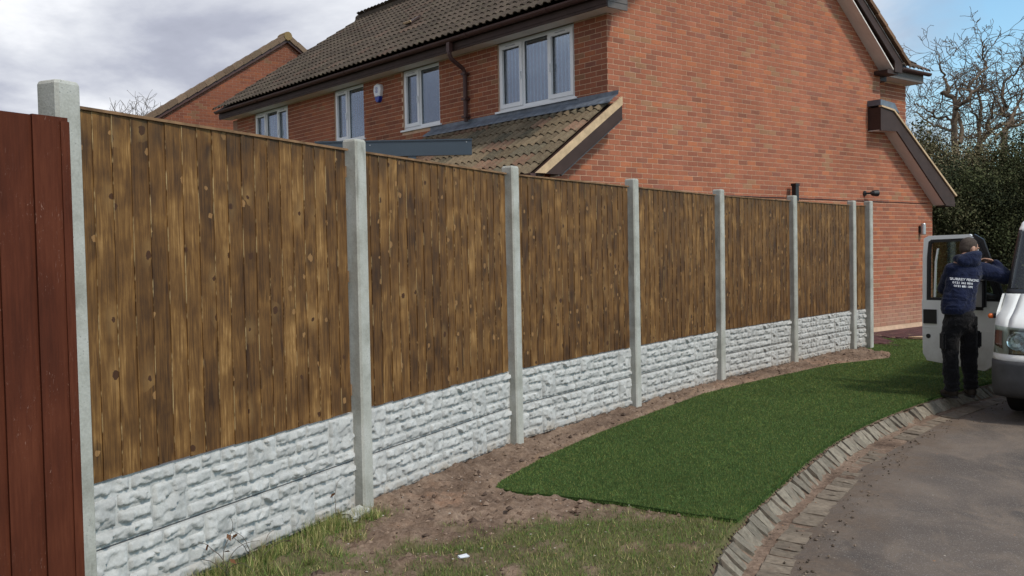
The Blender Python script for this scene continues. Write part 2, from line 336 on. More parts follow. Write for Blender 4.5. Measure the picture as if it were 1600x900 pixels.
class MB:
    def __init__(s): s.v = []; s.f = []; s.c = []
    def box(s, a, b, m=None, col=(1, 1, 1), skip=()):
        x0, y0, z0 = a; x1, y1, z1 = b; n = len(s.v)
        P = [Vector((x, y, z)) for z in (z0, z1) for y in (y0, y1) for x in (x0, x1)]
        if m is not None: P = [m @ p for p in P]
        s.v += P
        F = {'-z': (0, 2, 3, 1), '+z': (4, 5, 7, 6), '-y': (0, 1, 5, 4), '+y': (2, 6, 7, 3), '-x': (0, 4, 6, 2), '+x': (1, 3, 7, 5)}
        for k, q in F.items():
            if k not in skip: s.f.append(tuple(n + i for i in q)); s.c.append(col)
        return s
    def prism(s, poly, h0, h1, fn, col=(1, 1, 1)):
        """poly list of 2d points, extruded between h0 and h1; fn maps (a,b,h)->3d"""
        n = len(s.v); k = len(poly)
        s.v += [Vector(fn(a, b, h0)) for a, b in poly] + [Vector(fn(a, b, h1)) for a, b in poly]
        s.f.append(tuple(range(n, n + k))[::-1]); s.f.append(tuple(range(n + k, n + 2 * k))); s.c += [col, col]
        for i in range(k):
            j = (i + 1) % k; s.f.append((n + i, n + j, n + k + j, n + k + i)); s.c.append(col)
        return s
    def tube(s, pts, rad, seg=8, col=(1, 1, 1), cap=True):
        pts = [Vector(p) for p in pts]; n0 = len(s.v); rads = rad if isinstance(rad, (list, tuple)) else [rad] * len(pts)
        prev = None
        for i, p in enumerate(pts):
            d = (pts[min(i + 1, len(pts) - 1)] - pts[max(i - 1, 0)]); d = d.normalized() if d.length > 0 else Vector((0, 0, 1))
            if prev is None: prev = d.orthogonal().normalized()
            x = (prev - d * prev.dot(d)); x = x.normalized() if x.length > 1e-6 else d.orthogonal().normalized(); prev = x; y = d.cross(x)
            for k in range(seg):
                a = 2 * pi * k / seg; s.v.append(p + (x * cos(a) + y * sin(a)) * rads[i])
        for i in range(len(pts) - 1):
            for k in range(seg):
                a = n0 + i * seg + k; b = n0 + i * seg + (k + 1) % seg; s.f.append((a, b, b + seg, a + seg)); s.c.append(col)
        if cap:
            s.f.append(tuple(n0 + k for k in range(seg))[::-1]); s.f.append(tuple(n0 + (len(pts) - 1) * seg + k for k in range(seg))); s.c += [col, col]
        return s
    def mesh(s, name='mesh', smooth=False, colattr=True):
        me = bpy.data.meshes.new(name); me.from_pydata([tuple(v) for v in s.v], [], s.f)
        if colattr:
            at = me.color_attributes.new('col', 'FLOAT_COLOR', 'CORNER'); nl = len(me.loops)
            arr = np.ones((nl, 4), np.float32); lt = np.array([len(f) for f in s.f]); arr[:, :3] = np.repeat(np.array(s.c, np.float32).reshape(-1, 3), lt, axis=0)
            at.data.foreach_set('color', arr.ravel())
        if smooth: me.polygons.foreach_set('use_smooth', [True] * len(me.polygons))
        me.update(); return me
def np_mesh(name, verts, faces, vcol=None, smooth=False):
    """verts (n,3), faces (m,k) arrays -> mesh, fast"""
    me = bpy.data.meshes.new(name); n = len(verts); m, k = faces.shape
    me.vertices.add(n); me.vertices.foreach_set('co', verts.astype(np.float32).ravel())
    me.loops.add(m * k); me.loops.foreach_set('vertex_index', faces.astype(np.int32).ravel())
    me.polygons.add(m); me.polygons.foreach_set('loop_start', np.arange(0, m * k, k, dtype=np.int32))
    me.polygons.foreach_set('loop_total', np.full(m, k, dtype=np.int32))
    if smooth: me.polygons.foreach_set('use_smooth', np.ones(m, bool))
    me.update(calc_edges=True)
    if vcol is not None:
        at = me.color_attributes.new('col', 'FLOAT_COLOR', 'POINT'); a = np.ones((n, 4), np.float32); a[:, :3] = vcol; at.data.foreach_set('color', a.ravel())
    return me
# vectorised value noise
_perm = rng.random((256, 256))
def vnoise(x, y):
    xi = np.floor(x).astype(int); yi = np.floor(y).astype(int); fx = x - xi; fy = y - yi
    fx = fx * fx * (3 - 2 * fx); fy = fy * fy * (3 - 2 * fy); g = lambda a, b: _perm[a % 256, b % 256]
    return (g(xi, yi) * (1 - fx) + g(xi + 1, yi) * fx) * (1 - fy) + (g(xi, yi + 1) * (1 - fx) + g(xi + 1, yi + 1) * fx) * fy
def fbm(x, y, s, o=4, r=.5):
    a = 0; k = 1; t = 0
    for i in range(o): a = a + vnoise(x * s + 17.3 * i, y * s + 9.1 * i) * k; t += k; k *= r; s *= 2.03
    return a / t
def in_poly(x, y, poly):
    inside = np.zeros(x.shape, bool); n = len(poly)
    for i in range(n):
        x0, y0 = poly[i]; x1, y1 = poly[(i + 1) % n]
        if y0 == y1: continue
        c = ((y0 > y) != (y1 > y)) & (x < (x1 - x0) * (y - y0) / (y1 - y0) + x0); inside ^= c
    return inside
def dist_line(x, y, pts):
    d = np.full(x.shape, 1e9)
    for i in range(len(pts) - 1):
        x0, y0 = pts[i]; x1, y1 = pts[i + 1]; dx, dy = x1 - x0, y1 - y0; L = dx * dx + dy * dy
        t = np.clip(((x - x0) * dx + (y - y0) * dy) / L, 0, 1); d = np.minimum(d, np.hypot(x - x0 - t * dx, y - y0 - t * dy))
    return d
def catmull(P, step=.05):
    out = []
    P = [Vector(p).to_2d() if len(p) > 2 else Vector(p) for p in P]
    for i in range(1, len(P) - 2):
        a, b, c, d = P[i - 1], P[i], P[i + 1], P[i + 2]; n = max(2, int((c - b).length / step))
        for k in range(n):
            t = k / n; out.append(.5 * ((2 * b) + (c - a) * t + (2 * a - 5 * b + 4 * c - d) * t * t + (3 * b - a - 3 * c + d) * t ** 3))
    return out

# ------------------------------------------------------------------ ground, road, kerb line
KP = [(.25, .5), (.40, 2.0), (.62, 3.5), (.97, 4.72), (1.38, 5.68), (1.98, 6.76), (2.80, 8.08), (3.70, 9.24), (4.67, 10.28), (5.45, 11.0), (6.6, 11.9), (8.6, 13.2), (12, 14.8), (17, 16.4)]
KC = catmull(KP, .05); KXY = [(p.x, p.y) for p in KC]
def curve_frames(C):
    L = [0]
    for i in range(1, len(C)): L.append(L[-1] + (C[i] - C[i - 1]).length)
    return L
KL = curve_frames(KC)
def kat(s):
    i = max(0, min(len(KC) - 2, int(np.searchsorted(KL, s)) - 1)); t = (s - KL[i]) / (KL[i + 1] - KL[i]); p = KC[i].lerp(KC[i + 1], t)
    d = (KC[min(i + 2, len(KC) - 1)] - KC[max(i - 1, 0)]).normalized(); return p, d, Vector((d.y, -d.x))   # point, tangent, normal to the road side

LAWN = [(-.14, 6.52), (-.02, 6.40), (.27, 6.27), (.63, 6.09), (.98, 5.82), (1.30, 5.62)]
LAWN += [(kat(s)[0] - kat(s)[2] * .035)[:] for s in np.arange(5.55, 14.0, .25)]
lawn_far = [(9.5, 13.6), (8.0, 15.3), (7.06, 16.29), (6.40, 16.96), (5.62, 15.45), (5.56, 14.62), (5.64, 14.3), (5.42, 13.79)]
LAWN += lawn_far + [(4.38, 13.15), (3.16, 11.87), (2.12, 10.67), (1.29, 9.34), (.71, 8.38), (.23, 7.48), (-.10, 6.72)]
# fence post line (from the survey of the photograph)
PAN = [((-1.86, 4.147), (-1.015, 5.961)), ((-.934, 6.129), (-.043, 7.921)), ((.051, 8.081), (1.184, 9.731)), ((1.29, 9.884), (2.444, 11.519)), ((2.557, 11.667), (3.826, 13.215)), ((3.945, 13.358), (5.237, 14.885))]
FENCE = [(-3.3, 1.3)] + [p for q in PAN for p in q] + [(5.55, 15.2)]

big = MB(); big.box((-600, -300, -.5), (600, 900, -.2)); g = ob('ground', big.mesh(), 'farground', kind='structure')
# verge soil grid
st = .026; gx = np.arange(-3.6, 8.4, st); gy = np.arange(1.6, 17.6, st); X, Y = np.meshgrid(gx, gy)
kpoly = KXY + [(17, 60), (-60, 60), (-60, .5)]
inside = in_poly(X, Y, kpoly); dk = dist_line(X, Y, KXY); lawn_in = in_poly(X, Y, LAWN); dl = dist_line(X, Y, LAWN + LAWN[:1]); df = dist_line(X, Y, FENCE)
clod = np.maximum(fbm(X, Y, 7, 4, .6) - .45, 0) * .08 + np.maximum(fbm(X + 7, Y, 24, 3, .65) - .45, 0) * .085
near = fbm(X, Y, .9, 4) 
Yb = np.interp(X, [-1.4, -1.15, -.8, -.35, .19, .79, 1.3], [5.45, 5.2, 5.0, 5.25, 5.5, 5.72, 5.62])
old = np.clip((Yb - Y) * 2.2 + (near - .5) * 3.4 + (fbm(X, Y, 5, 3) - .5) * 3.0 + .05, 0, 1)              # old turf in the foreground
old = np.maximum(old, np.clip(1 - df / .35, 0, 1) * (Y < 5.9) * np.clip((near - .3) * 5, 0, 1))
heap = np.clip(1 - df / .75, 0, 1) * .035
Z = -.012 + clod * (1 - .75 * old) * (1 - lawn_in) + heap * (1 - .4 * old) + (fbm(X, Y, 1.4, 3) - .5) * .05 * (1 - lawn_in) * np.clip(dk / .4, 0, 1)
Z = np.where(lawn_in, -.01, Z); Z = np.minimum(Z, -.03 + dk * .35 + .03 * np.clip(dk / .15, 0, 1)) 
sandy = np.clip(1 - np.abs(dl - .045) / .035, 0, 1) * (~lawn_in) * (Y > 6.45) * (dk > .2) * (df < 1.2) * np.clip((fbm(X, Y, 3, 3) - .3) * 4, 0, 1)
rows, cols = X.shape; idx = np.arange(rows * cols).reshape(rows, cols)
fm = inside[:-1, :-1] & inside[1:, 1:] & inside[:-1, 1:] & inside[1:, :-1]
faces = np.stack([idx[:-1, :-1][fm], idx[:-1, 1:][fm], idx[1:, 1:][fm], idx[1:, :-1][fm]], 1)
vc = np.zeros((rows * cols, 3)); vc[:, 0] = old.ravel(); vc[:, 1] = sandy.ravel() * .8
me = np_mesh('soil', np.stack([X.ravel(), Y.ravel(), Z.ravel()], 1), faces, vc, True)
soil = ob('soil_verge', me, 'soil', kind='structure')
def zsoil(x, y):
    i = np.clip(((np.asarray(y) - gy[0]) / st).round().astype(int), 0, rows - 1); j = np.clip(((np.asarray(x) - gx[0]) / st).round().astype(int), 0, cols - 1); return Z[i, j]
# garden behind the fence and beyond
b = MB(); b.prism([(-60, -5), (-3.62, -5), (-3.62, 17.4), (8.38, 17.4), (30, 20), (60, 20), (60, 70), (-60, 70)], -.19, -.03, lambda a, c, h: (a, c, h)); ob('garden_ground', b.mesh(), 'farground', kind='structure')
# road sheet
rx = np.arange(.2, 14, .07); ry = np.arange(-2, 17, .07); RX, RY = np.meshgrid(rx, ry); rd = dist_line(RX, RY, KXY); rin = in_poly(RX, RY, kpoly)
RZ = -.128 + (fbm(RX, RY, 1.2, 3) - .5) * .018 + np.where(rin, -.03, 0) + np.clip(1 - np.abs(rd - .42) / .14, 0, 1) * fbm(RX, RY, 12, 3) * .025
ri = np.arange(RX.size).reshape(RX.shape); fq = np.stack([ri[:-1, :-1].ravel(), ri[:-1, 1:].ravel(), ri[1:, 1:].ravel(), ri[1:, :-1].ravel()], 1)
rc = np.zeros((RX.size, 3)); rc[:, 0] = np.clip(1.25 - (rd.ravel() - .34) / .34 + (fbm(RX, RY, 2.2, 3).ravel() - .5) * 1.8, 0, 1)
ob('road', np_mesh('road', np.stack([RX.ravel(), RY.ravel(), RZ.ravel()], 1), fq, rc, True), 'road', kind='structure')
b = MB(); b.prism([(13.9, -40), (60, -40), (60, 18), (13.9, 16.8)], -.17, -.13, lambda a, c, h: (a, c, h), (0, 0, 0)); b.prism([(.21, -40), (13.89, -40), (13.89, -2.01), (.21, -2.01)], -.17, -.13, lambda a, c, h: (a, c, h), (0, 0, 0)); ob('far_road', b.mesh(), 'road', kind='structure')

# ------------------------------------------------------------------ kerb of granite setts
kb = MB(); KS0, KS1 = 1.0, 14.5
ss = np.arange(KS0, KS1, .1)
for i in range(len(ss) - 1):
    q = []
    for s in (ss[i], ss[i + 1]):
        p, d, n = kat(s)
        for o_, z_ in ((-.03, -.035), (.11, -.118), (.36, -.131)): q.append(Vector(((p + n * o_).x, (p + n * o_).y, z_)))
    k = len(kb.v); kb.v += q; kb.f += [(k, k + 1, k + 4, k + 3), (k + 1, k + 2, k + 5, k + 4)]; kb.c += [(0, 0, 0)] * 2
kerb = ob('kerb', kb.mesh(), 'soil', kind='structure')
def stone_mesh(l, w, h, sd_, rough=.006):
    r = random.Random(sd_); bm = bmesh.new(); bmesh.ops.create_cube(bm, size=1)
    bmesh.ops.subdivide_edges(bm, edges=bm.edges[:], cuts=1, use_grid_fill=True)
    for v in bm.verts:
        c = v.co; k = sum(abs(abs(q) - .5) < 1e-4 for q in c)
        if k >= 2: c *= .93
        v.co = Vector((c.x * l, c.y * w, c.z * h)) + Vector((r.uniform(-1, 1), r.uniform(-1, 1), r.uniform(-1, 1))) * rough
    me = bpy.data.meshes.new('stone'); bm.to_mesh(me); bm.free()
    at = me.color_attributes.new('col', 'FLOAT_COLOR', 'POINT'); at.data.foreach_set('color', [1.0] * (4 * len(me.vertices))); me.materials.append(M['kerb']); return me
upm = [stone_mesh(.150, .105 + .012 * (i % 3), .10, i, .007) for i in range(9)]
lom = [stone_mesh(.165, .128 + .010 * (i % 3), .08, 50 + i, .005) for i in range(9)]
s = KS0 + .2; ns = 0
while s < KS1 and ns < 148:
    p, d, n = kat(s); ang = math.atan2(n.y, n.x)
    if random.random() > .03:
        m = T((p + n * .022).x, (p + n * .022).y, -.098 + random.uniform(-.010, .008), ang + random.uniform(-.10, .10)) @ Matrix.Rotation(radians(45 + random.uniform(-6, 6)), 4, 'Y') @ Matrix.Rotation(radians(random.uniform(-5, 5)), 4, 'X')
        t = random.uniform(.75, 1.25); ob('kerb_stone', random.choice(upm), None, kerb, m, color=(.18 * t, .157 * t, .122 * t))
        ns += 1
    s += random.uniform(.122, .152)
s = KS0 + .2; ns = 0
while s < KS1 and ns < 148:
    p, d, n = kat(s); ang = math.atan2(n.y, n.x); bury = fbm(np.array([p.x]), np.array([p.y]), 1.3, 3)[0]
    m = T((p + n * .25).x, (p + n * .25).y, -.153 - max(0, bury - .50) * .10 + random.uniform(-.004, .004), ang + random.uniform(-.03, .03)) @ Matrix.Rotation(radians(4), 4, 'Y')
    t = random.uniform(.8, 1.2); ob('channel_stone', random.choice(lom), None, kerb, m, color=(.16 * t, .128 * t, .096 * t)); ns += 1
    s += random.uniform(.128, .150)

# ------------------------------------------------------------------ lawn turf
tb = MB(); tb.prism(LAWN, -.028, .010, lambda a, c, h: (a, c, h)); lawn = ob('lawn', tb.mesh(), 'turfbase', kind='structure')
def blades(name, xs, ys, zs, h, w, lean, cols_, parent=None, kind='stuff'):
    n = len(xs); a = rng.random(n) * 2 * pi; la = rng.random(n) * 2 * pi; ln = lean * rng.random(n)
    dx, dy = np.cos(a) * w / 2, np.sin(a) * w / 2; tx, ty = np.cos(la) * ln * h, np.sin(la) * ln * h
    v = np.zeros((n, 3, 3)); v[:, 0] = np.stack([xs - dx, ys - dy, zs], 1); v[:, 1] = np.stack([xs + dx, ys + dy, zs], 1); v[:, 2] = np.stack([xs + tx, ys + ty, zs + h * np.sqrt(1 - np.minimum(ln, .95) ** 2)], 1)
    c = np.repeat(cols_, 3, axis=0).reshape(n, 3, 3)
    return ob(name, np_mesh(name, v.reshape(-1, 3), np.arange(3 * n).reshape(n, 3), c.reshape(-1, 3)), 'grass', parent, kind=kind)
def scatter(n, x0, x1, y0, y1, test, power=1.0):
    xs, ys = rng.uniform(x0, x1, n), y0 + (y1 - y0) * rng.random(n) ** power; k = test(xs, ys); return xs[k], ys[k]
xs, ys = scatter(760000, -.3, 9.5, 5.4, 17.0, lambda x, y: in_poly(x, y, LAWN), 1.7)
tone = fbm(xs, ys, 1.0, 4); tone2 = fbm(xs, ys, 6, 3)
seam = np.abs(((xs * .80 - ys * .60) / .42) % 1 - .5) * 2 > .955; cg = (np.array([.105, .160, .040])[None] * np.where(seam, .72, 1)[:, None]) * (1 + (tone[:, None] - .5) * .45 + (tone2[:, None] - .5) * .35) * rng.uniform(.7, 1.35, (len(xs), 1))
cg[:, 0] *= rng.uniform(.8, 1.5, len(xs)); yl = rng.random(len(xs)) < .03; cg[yl] = np.array([.20, .19, .07]) * rng.uniform(.6, 1.3, (yl.sum(), 1))
ex, ey = scatter(420000, -.35, 6.0, 5.4, 11.5, lambda x, y: (dist_line(x, y, LAWN + LAWN[:1]) < .02 + .012 * rng.random(len(x))), 1.2)
ec = np.array([.075, .130, .028])[None] * rng.uniform(.6, 1.4, (len(ex), 1)); xs = np.concatenate([xs, ex]); ys = np.concatenate([ys, ey]); cg = np.concatenate([cg, ec])
turf = blades('turf_blades', xs, ys, np.full(len(xs), .007) - .012 * ~in_poly(xs, ys, LAWN), rng.uniform(.009, .021, len(xs)), .0035 + .0006 * (ys - 5), .75, cg)
prop(turf, 'short dense dark green grass of the freshly laid turf lawn', 'grass')
def oldmask(x, y):
    i = np.clip(((y - gy[0]) / st).astype(int), 0, rows - 1); j = np.clip(((x - gx[0]) / st).astype(int), 0, cols - 1)
    return (old[i, j] * 1.1 > rng.random(len(x))) & inside[i, j] & (dk[i, j] > .04) & ~lawn_in[i, j]
xs, ys = scatter(230000, -3.5, 2.2, 2.6, 7.5, oldmask)
pal = np.array([[.105, .175, .034], [.17, .21, .05], [.30, .27, .10], [.46, .38, .18], [.05, .10, .020]])
pi_ = rng.choice(5, len(xs), p=[.34, .27, .17, .08, .14]); gp = fbm(xs, ys, 2.3, 3) > .52; pi_[gp] = rng.choice(5, gp.sum(), p=[.52, .26, .06, .03, .13])
og = blades('rough_grass', xs, ys, zsoil(xs, ys) - .004, rng.uniform(.012, .045, len(xs)), .0038, .95, pal[pi_] * rng.uniform(.6, 1.3, (len(xs), 1)))
prop(og, 'patchy worn yellow green grass in front of the bare soil', 'grass')
# long tufts against the first gravel boards
d0 = Vector((.4222, .9065)); n0 = Vector((.9065, -.4222)); xs = []; ys = []
for k in range(75):
    t_ = random.uniform(.55, 1.95) ; o_ = abs(random.gauss(.10, .10)) + .04; c_ = Vector(PAN[0][0]) + d0 * t_ + n0 * o_
    for j in range(60): xs.append(c_.x + random.gauss(0, .022)); ys.append(c_.y + random.gauss(0, .022))
xs = np.array(xs); ys = np.array(ys); pi_ = rng.choice(5, len(xs), p=[.2, .3, .25, .2, .05])
tg = blades('long_grass', xs, ys, zsoil(xs, ys) - .004, rng.uniform(.03, .125, len(xs)), .0035, .95, pal[pi_] * rng.uniform(.6, 1.35, (len(xs), 1)))
prop(tg, 'long straggly yellow green grass growing against the first gravel board', 'grass')
# loose clods, pebbles and dry leaves
def lump(b, x, y, z, r, col, sq=.6):
    k = len(b.v); pts = [(1, 0, 0), (0, 1, 0), (-1, 0, 0), (0, -1, 0), (0, 0, 1), (0, 0, -1)]
    a = random.random() * 6.28
    for p in pts:
        q = Vector(p) * r * random.uniform(.6, 1.3); b.v.append(Vector((x + q.x * cos(a) - q.y * sin(a), y + q.x * sin(a) + q.y * cos(a), z + q.z * sq)))
    for f in ((0, 1, 4), (1, 2, 4), (2, 3, 4), (3, 0, 4), (1, 0, 5), (2, 1, 5), (3, 2, 5), (0, 3, 5)): b.f.append(tuple(k + i for i in f)); b.c.append(col)
b = MB(); xs, ys = scatter(26000, -2, 6, 4, 15.3, lambda x, y: in_poly(x, y, kpoly) & ~in_poly(x, y, LAWN) & (dist_line(x, y, KXY) > .06) & (dist_line(x, y, FENCE) > .08) & in_poly(x, y, [(-3.3, 1.3)] + FENCE[1:] + [(6.5, 14), (4, 2)]))
i_ = np.clip(((ys - gy[0]) / st).astype(int), 0, rows - 1); j_ = np.clip(((xs - gx[0]) / st).astype(int), 0, cols - 1); k_ = rng.random(len(xs)) > old[i_, j_] * 1.3; xs, ys = xs[k_], ys[k_]
for x, y, z in zip(xs, ys, zsoil(xs, ys)):
    c = random.choice([(.12, .08, .058), (.18, .125, .09), (.24, .17, .125), (.085, .058, .044)]); lump(b, x, y, z, random.choice([.005, .007, .010, .016, .024]) * random.uniform(.6, 1.2), c, .7)
xs, ys = scatter(13000, .8, 8, 3.5, 13, lambda x, y: (~in_poly(x, y, kpoly)) & (np.abs(dist_line(x, y, KXY) - .41) < .05 + .16 * rng.random(len(x)) ** 3))
for x, y in zip(xs, ys): lump(b, x, y, -.115, random.uniform(.003, .013), random.choice([(.10, .075, .055), (.14, .105, .078), (.075, .058, .044), (.19, .145, .11)]), .8)
xs, ys = scatter(5200, .8, 8, 3.5, 12, lambda x, y: (~in_poly(x, y, kpoly)) & (np.abs(dist_line(x, y, KXY) - .16) < .06))
for x, y in zip(xs, ys): lump(b, x, y, -.118, random.uniform(.004, .012), random.choice([(.10, .072, .05), (.15, .11, .08), (.07, .055, .04)]), .7)
prop(ob('loose_soil', b.mesh(), 'litter', kind='stuff'), 'crumbs of loose brown soil lying on the verge and in the road gutter', 'soil')
b = MB()
for k in range(300):
    if k < 230: x, y = random.uniform(-1.6, 1.2), random.uniform(4.5, 6.9); z = float(zsoil(x, y)) + .008
    else: x, y = random.uniform(1.5, 6), random.uniform(5, 11); z = -.112
    if k < 230 and not in_poly(np.array([x]), np.array([y]), [(-3.3, 1.3)] + FENCE[1:5] + [(1.6, 7), (.9, 4.5)])[0]: continue
    if k >= 230 and (in_poly(np.array([x]), np.array([y]), kpoly)[0]): continue
    lump(b, x, y, z, random.uniform(.003, .0085), random.choice([(.45, .40, .34), (.30, .26, .22), (.36, .20, .11), (.55, .52, .48)]), .35)
prop(ob('litter', b.mesh(), 'litter', kind='stuff'), 'small pale pebbles and dry leaf scraps scattered on soil and tarmac', 'litter')

# ------------------------------------------------------------------ fence
FZB, FZT, BH = .638, 2.281, .303
def sh_post(name='post'):
    """concrete post: local x along fence (width .125), -y to viewer; z from -.3 to top, weathered chamfered cap"""
    b = MB(); w, dth, h = .056, .055, 2.335 + .3; c = .012
    ring = [(-w + c, -dth), (w - c, -dth), (w, -dth + c), (w, dth - c), (w - c, dth), (-w + c, dth), (-w, dth - c), (-w, -dth + c)]
    levels = [(0, 1, 0), (h - .016, 1, 0), (h - .004, .92, 0), (h, .82, 0)]
    for z, k, _ in levels:
        for x, y in ring: b.v.append(Vector((x * k, y * k, z - .3)))
    for i in range(3):
        for k in range(8): a = i * 8 + k; q = i * 8 + (k + 1) % 8; b.f.append((a, q, q + 8, a + 8)); b.c.append((1, 1, 1))
    b.f.append(tuple(24 + k for k in range(8))); b.c.append((1, 1, 1)); return b.mesh()
post_me = sh_post()
fence = empty('garden_fence', T(-1.9, 4.05, 0), 'long new brown closeboard fence with concrete posts above white rock-faced gravel boards', 'fence')
def dirang(a, b): return math.atan2(b[1] - a[1], b[0] - a[0])
posts = []
A = [dirang(*p) for p in PAN]
def postxy(i):
    if i == 0: a = A[0]; q = Vector(PAN[0][0]) - Vector((cos(a), sin(a))) * .085; return q, a
    if i < 6:
        q = Vector(PAN[i - 1][1]); a = (A[i - 1] + A[i]) / 2; return q + Vector((cos(a), sin(a))) * .075, a
    if i == 6: a = A[5]; return Vector(PAN[5][1]) + Vector((cos(a), sin(a))) * .075, a
    return Vector((5.665, 15.26)), A[5] - .05
pm = {}
for i in range(8):
    q, a = postxy(i); tilt = random.uniform(-.004, .004)
    m = T(q.x, q.y, random.uniform(-.006, .01) + (.03 if i == 0 else 0), a) @ Matrix.Rotation(tilt, 4, 'Y') @ Matrix.Translation((0, -.012, 0))
    if i == 0: m = m @ Matrix.Diagonal((1.12, 1.15, 1, 1))
    ob('post', post_me, 'concrete', fence, m); pm[i] = (q, a)
# boards
def board_mesh(hgt, j):
    r = random.Random(j); b = MB(); w = .125
    z0 = r.uniform(-.004, .004); n = 6
    prof = [(0, -.0108), (w, -.0050), (w, .004), (0, -.0045)]
    for k in range(n + 1):
        z = z0 + (hgt - z0) * k / n; dx = r.uniform(-.0012, .0012); dy = r.uniform(-.0015, .0015)
        for x, y in prof: b.v.append(Vector((x + dx, y + dy, z)))
    for k in range(n):
        for i in range(4): a = k * 4 + i; c = k * 4 + (i + 1) % 4; b.f.append((a, c, c + 4, a + 4)); b.c.append((1, 1, 1))
    b.f.append((3, 2, 1, 0)); b.f.append(tuple(n * 4 + i for i in range(4))); b.c += [(1, 1, 1)] * 2; return b.mesh()
PH = FZT - FZB - .022
bms = [board_mesh(PH, j) for j in range(14)]
# gravel board mould: (x0, x1, row0, row1) rows counted from the top, four rows
LAY = [(0, .25, 0, 3), (.25, .46, 0, 1), (.46, .72, 0, 1), (.72, .94, 0, 2), (.94, 1.13, 0, 1), (1.13, 1.27, 0, 1), (1.27, 1.44, 0, 1), (1.44, 1.70, 0, 1), (1.70, 1.98, 0, 1),
       (.25, .55, 1, 2), (.55, .72, 1, 2), (.94, 1.20, 1, 2), (1.20, 1.37, 1, 2), (1.37, 1.58, 1, 4), (1.58, 1.78, 1, 2), (1.78, 1.98, 1, 3),
       (.25, .36, 2, 3), (.36, .62, 2, 3), (.62, .94, 2, 3), (.94, 1.08, 2, 3), (1.08, 1.37, 2, 3), (1.58, 1.78, 2, 3),
       (0, .20, 3, 4), (.20, .48, 3, 4), (.48, .78, 3, 4), (.78, 1.05, 3, 4), (1.05, 1.37, 3, 4), (1.58, 1.98, 3, 4)]
def block_mesh(w, h, seed):
    """rock-face block, x 0..w, z 0..h, relief to -y"""
    r = np.random.default_rng(seed); g_ = .0088; nx = max(3, int(w / g_)); nz = max(4, int(h / g_)); jo = .0065
    xs = np.linspace(jo, w - jo, nx + 1); zs = np.linspace(jo, h - jo, nz + 1); Xg, Zg = np.meshgrid(xs, zs)
    jx = r.uniform(-.3, .3, Xg.shape) * g_; jz = r.uniform(-.3, .3, Xg.shape) * g_; jx[:, 0] = jx[:, -1] = 0; jz[0] = jz[-1] = 0; Xg = Xg + jx; Zg = Zg + jz
    dl_, dr, db, dt = Xg - jo, w - jo - Xg, Zg - jo, h - jo - Zg
    u = r.random(4) * .5 + .75; nz_ = fbm(Xg * 1 + seed, Zg + seed, 38, 3, .6)
    ed = (fbm(Xg + seed * .37, Zg * .6 + seed, 34, 3, .6) - .30) * .030; db = db - np.maximum(ed, 0) * 1.1; dt = dt - np.maximum(ed, 0) * .3; dl_ = dl_ - np.maximum(fbm(Zg + seed, Xg, 30, 2) - .4, 0) * .02; dr = dr - np.maximum(fbm(Zg + seed + 5, Xg, 30, 2) - .4, 0) * .02
    H = np.minimum.reduce([dl_ * 3.2 * u[0] + .002, dr * 3.2 * u[1] + .002, db * 3.4 * u[2] + .001, dt * 2.0 * u[3] + .003])
    npl = max(4, int(w * h / .0028)); A = np.full(Xg.shape, 1e9); cx = r.uniform(0, w, npl); cz = r.uniform(0, h, npl); tx = r.uniform(-.3, .3, npl); tz = r.uniform(-.34, .14, npl); hh = r.uniform(.010, .018, npl)
    D_ = np.stack([np.hypot((Xg - cx[k]) * .8, (Zg - cz[k])) + .012 * (vnoise(Xg * 70 + k * 3.3, Zg * 70 + seed) - .5) for k in range(npl)]); kk = D_.argmin(0)      # fractured facets, one plane per cell
    H = np.minimum(H, hh[kk] + tx[kk] * (Xg - cx[kk]) + tz[kk] * (Zg - cz[kk]))
    H = np.clip(H + (nz_ - .5) * .004 + (vnoise(Xg * 160 + seed, Zg * 160) - .5) * .002, .0005, .034); H[0] = H[-1] = 0; H[:, 0] = H[:, -1] = 0
    v = np.stack([Xg.ravel(), -H.ravel(), Zg.ravel()], 1); i_ = np.arange(Xg.size).reshape(Xg.shape)
    f = np.stack([i_[:-1, :-1].ravel(), i_[:-1, 1:].ravel(), i_[1:, 1:].ravel(), i_[1:, :-1].ravel()], 1)
    me = np_mesh('block', v, f); me.materials.append(M['rock']); return me
rowh = .2935 / 4
blocks = [[block_mesh((x1 - x0), (r1 - r0) * rowh, 100 * v_ + i) for i, (x0, x1, r0, r1) in enumerate(LAY)] for v_ in range(2)]
def gboard(a2, b2, ang, z0, var, flip, full, clip=None):
    L = (Vector(b2) - Vector(a2)).length + .05
    mw = T(a2[0], a2[1], z0, ang) @ Matrix.Translation((-.03, .004, 0))
    s_ = MB(); s_.box((0, .0, .0), (L + .02, .045, .2945)); slab = ob('gravel_board', s_.mesh(colattr=True), 'rock', fence, mw)
    sx = (L + .0) / 1.98; J = MB()
    for i, (x0, x1, r0, r1) in enumerate(LAY):
        zb = (4 - r1) * rowh
        if clip and x0 > clip: continue
        if flip: x0, x1 = 1.98 - x1, 1.98 - x0
        fx = sx if not clip else 1
        m = mw @ Matrix.Translation((x0 * fx, 0, zb)) @ Matrix.Diagonal((fx, 1, 1, 1))
        if full: ob('rock_face', blocks[var][i], None, slab, m)
        else:
            me = blocks[var][i]; k = len(J.v); mm = mw.inverted() @ m; J.v += [mm @ v.co for v in me.vertices]
            for p in me.polygons: J.f.append(tuple(k + q for q in p.vertices)); J.c.append((1, 1, 1))
    if not full: ob('rock_face', J.mesh(), 'rock', slab, mw, kind='stuff')
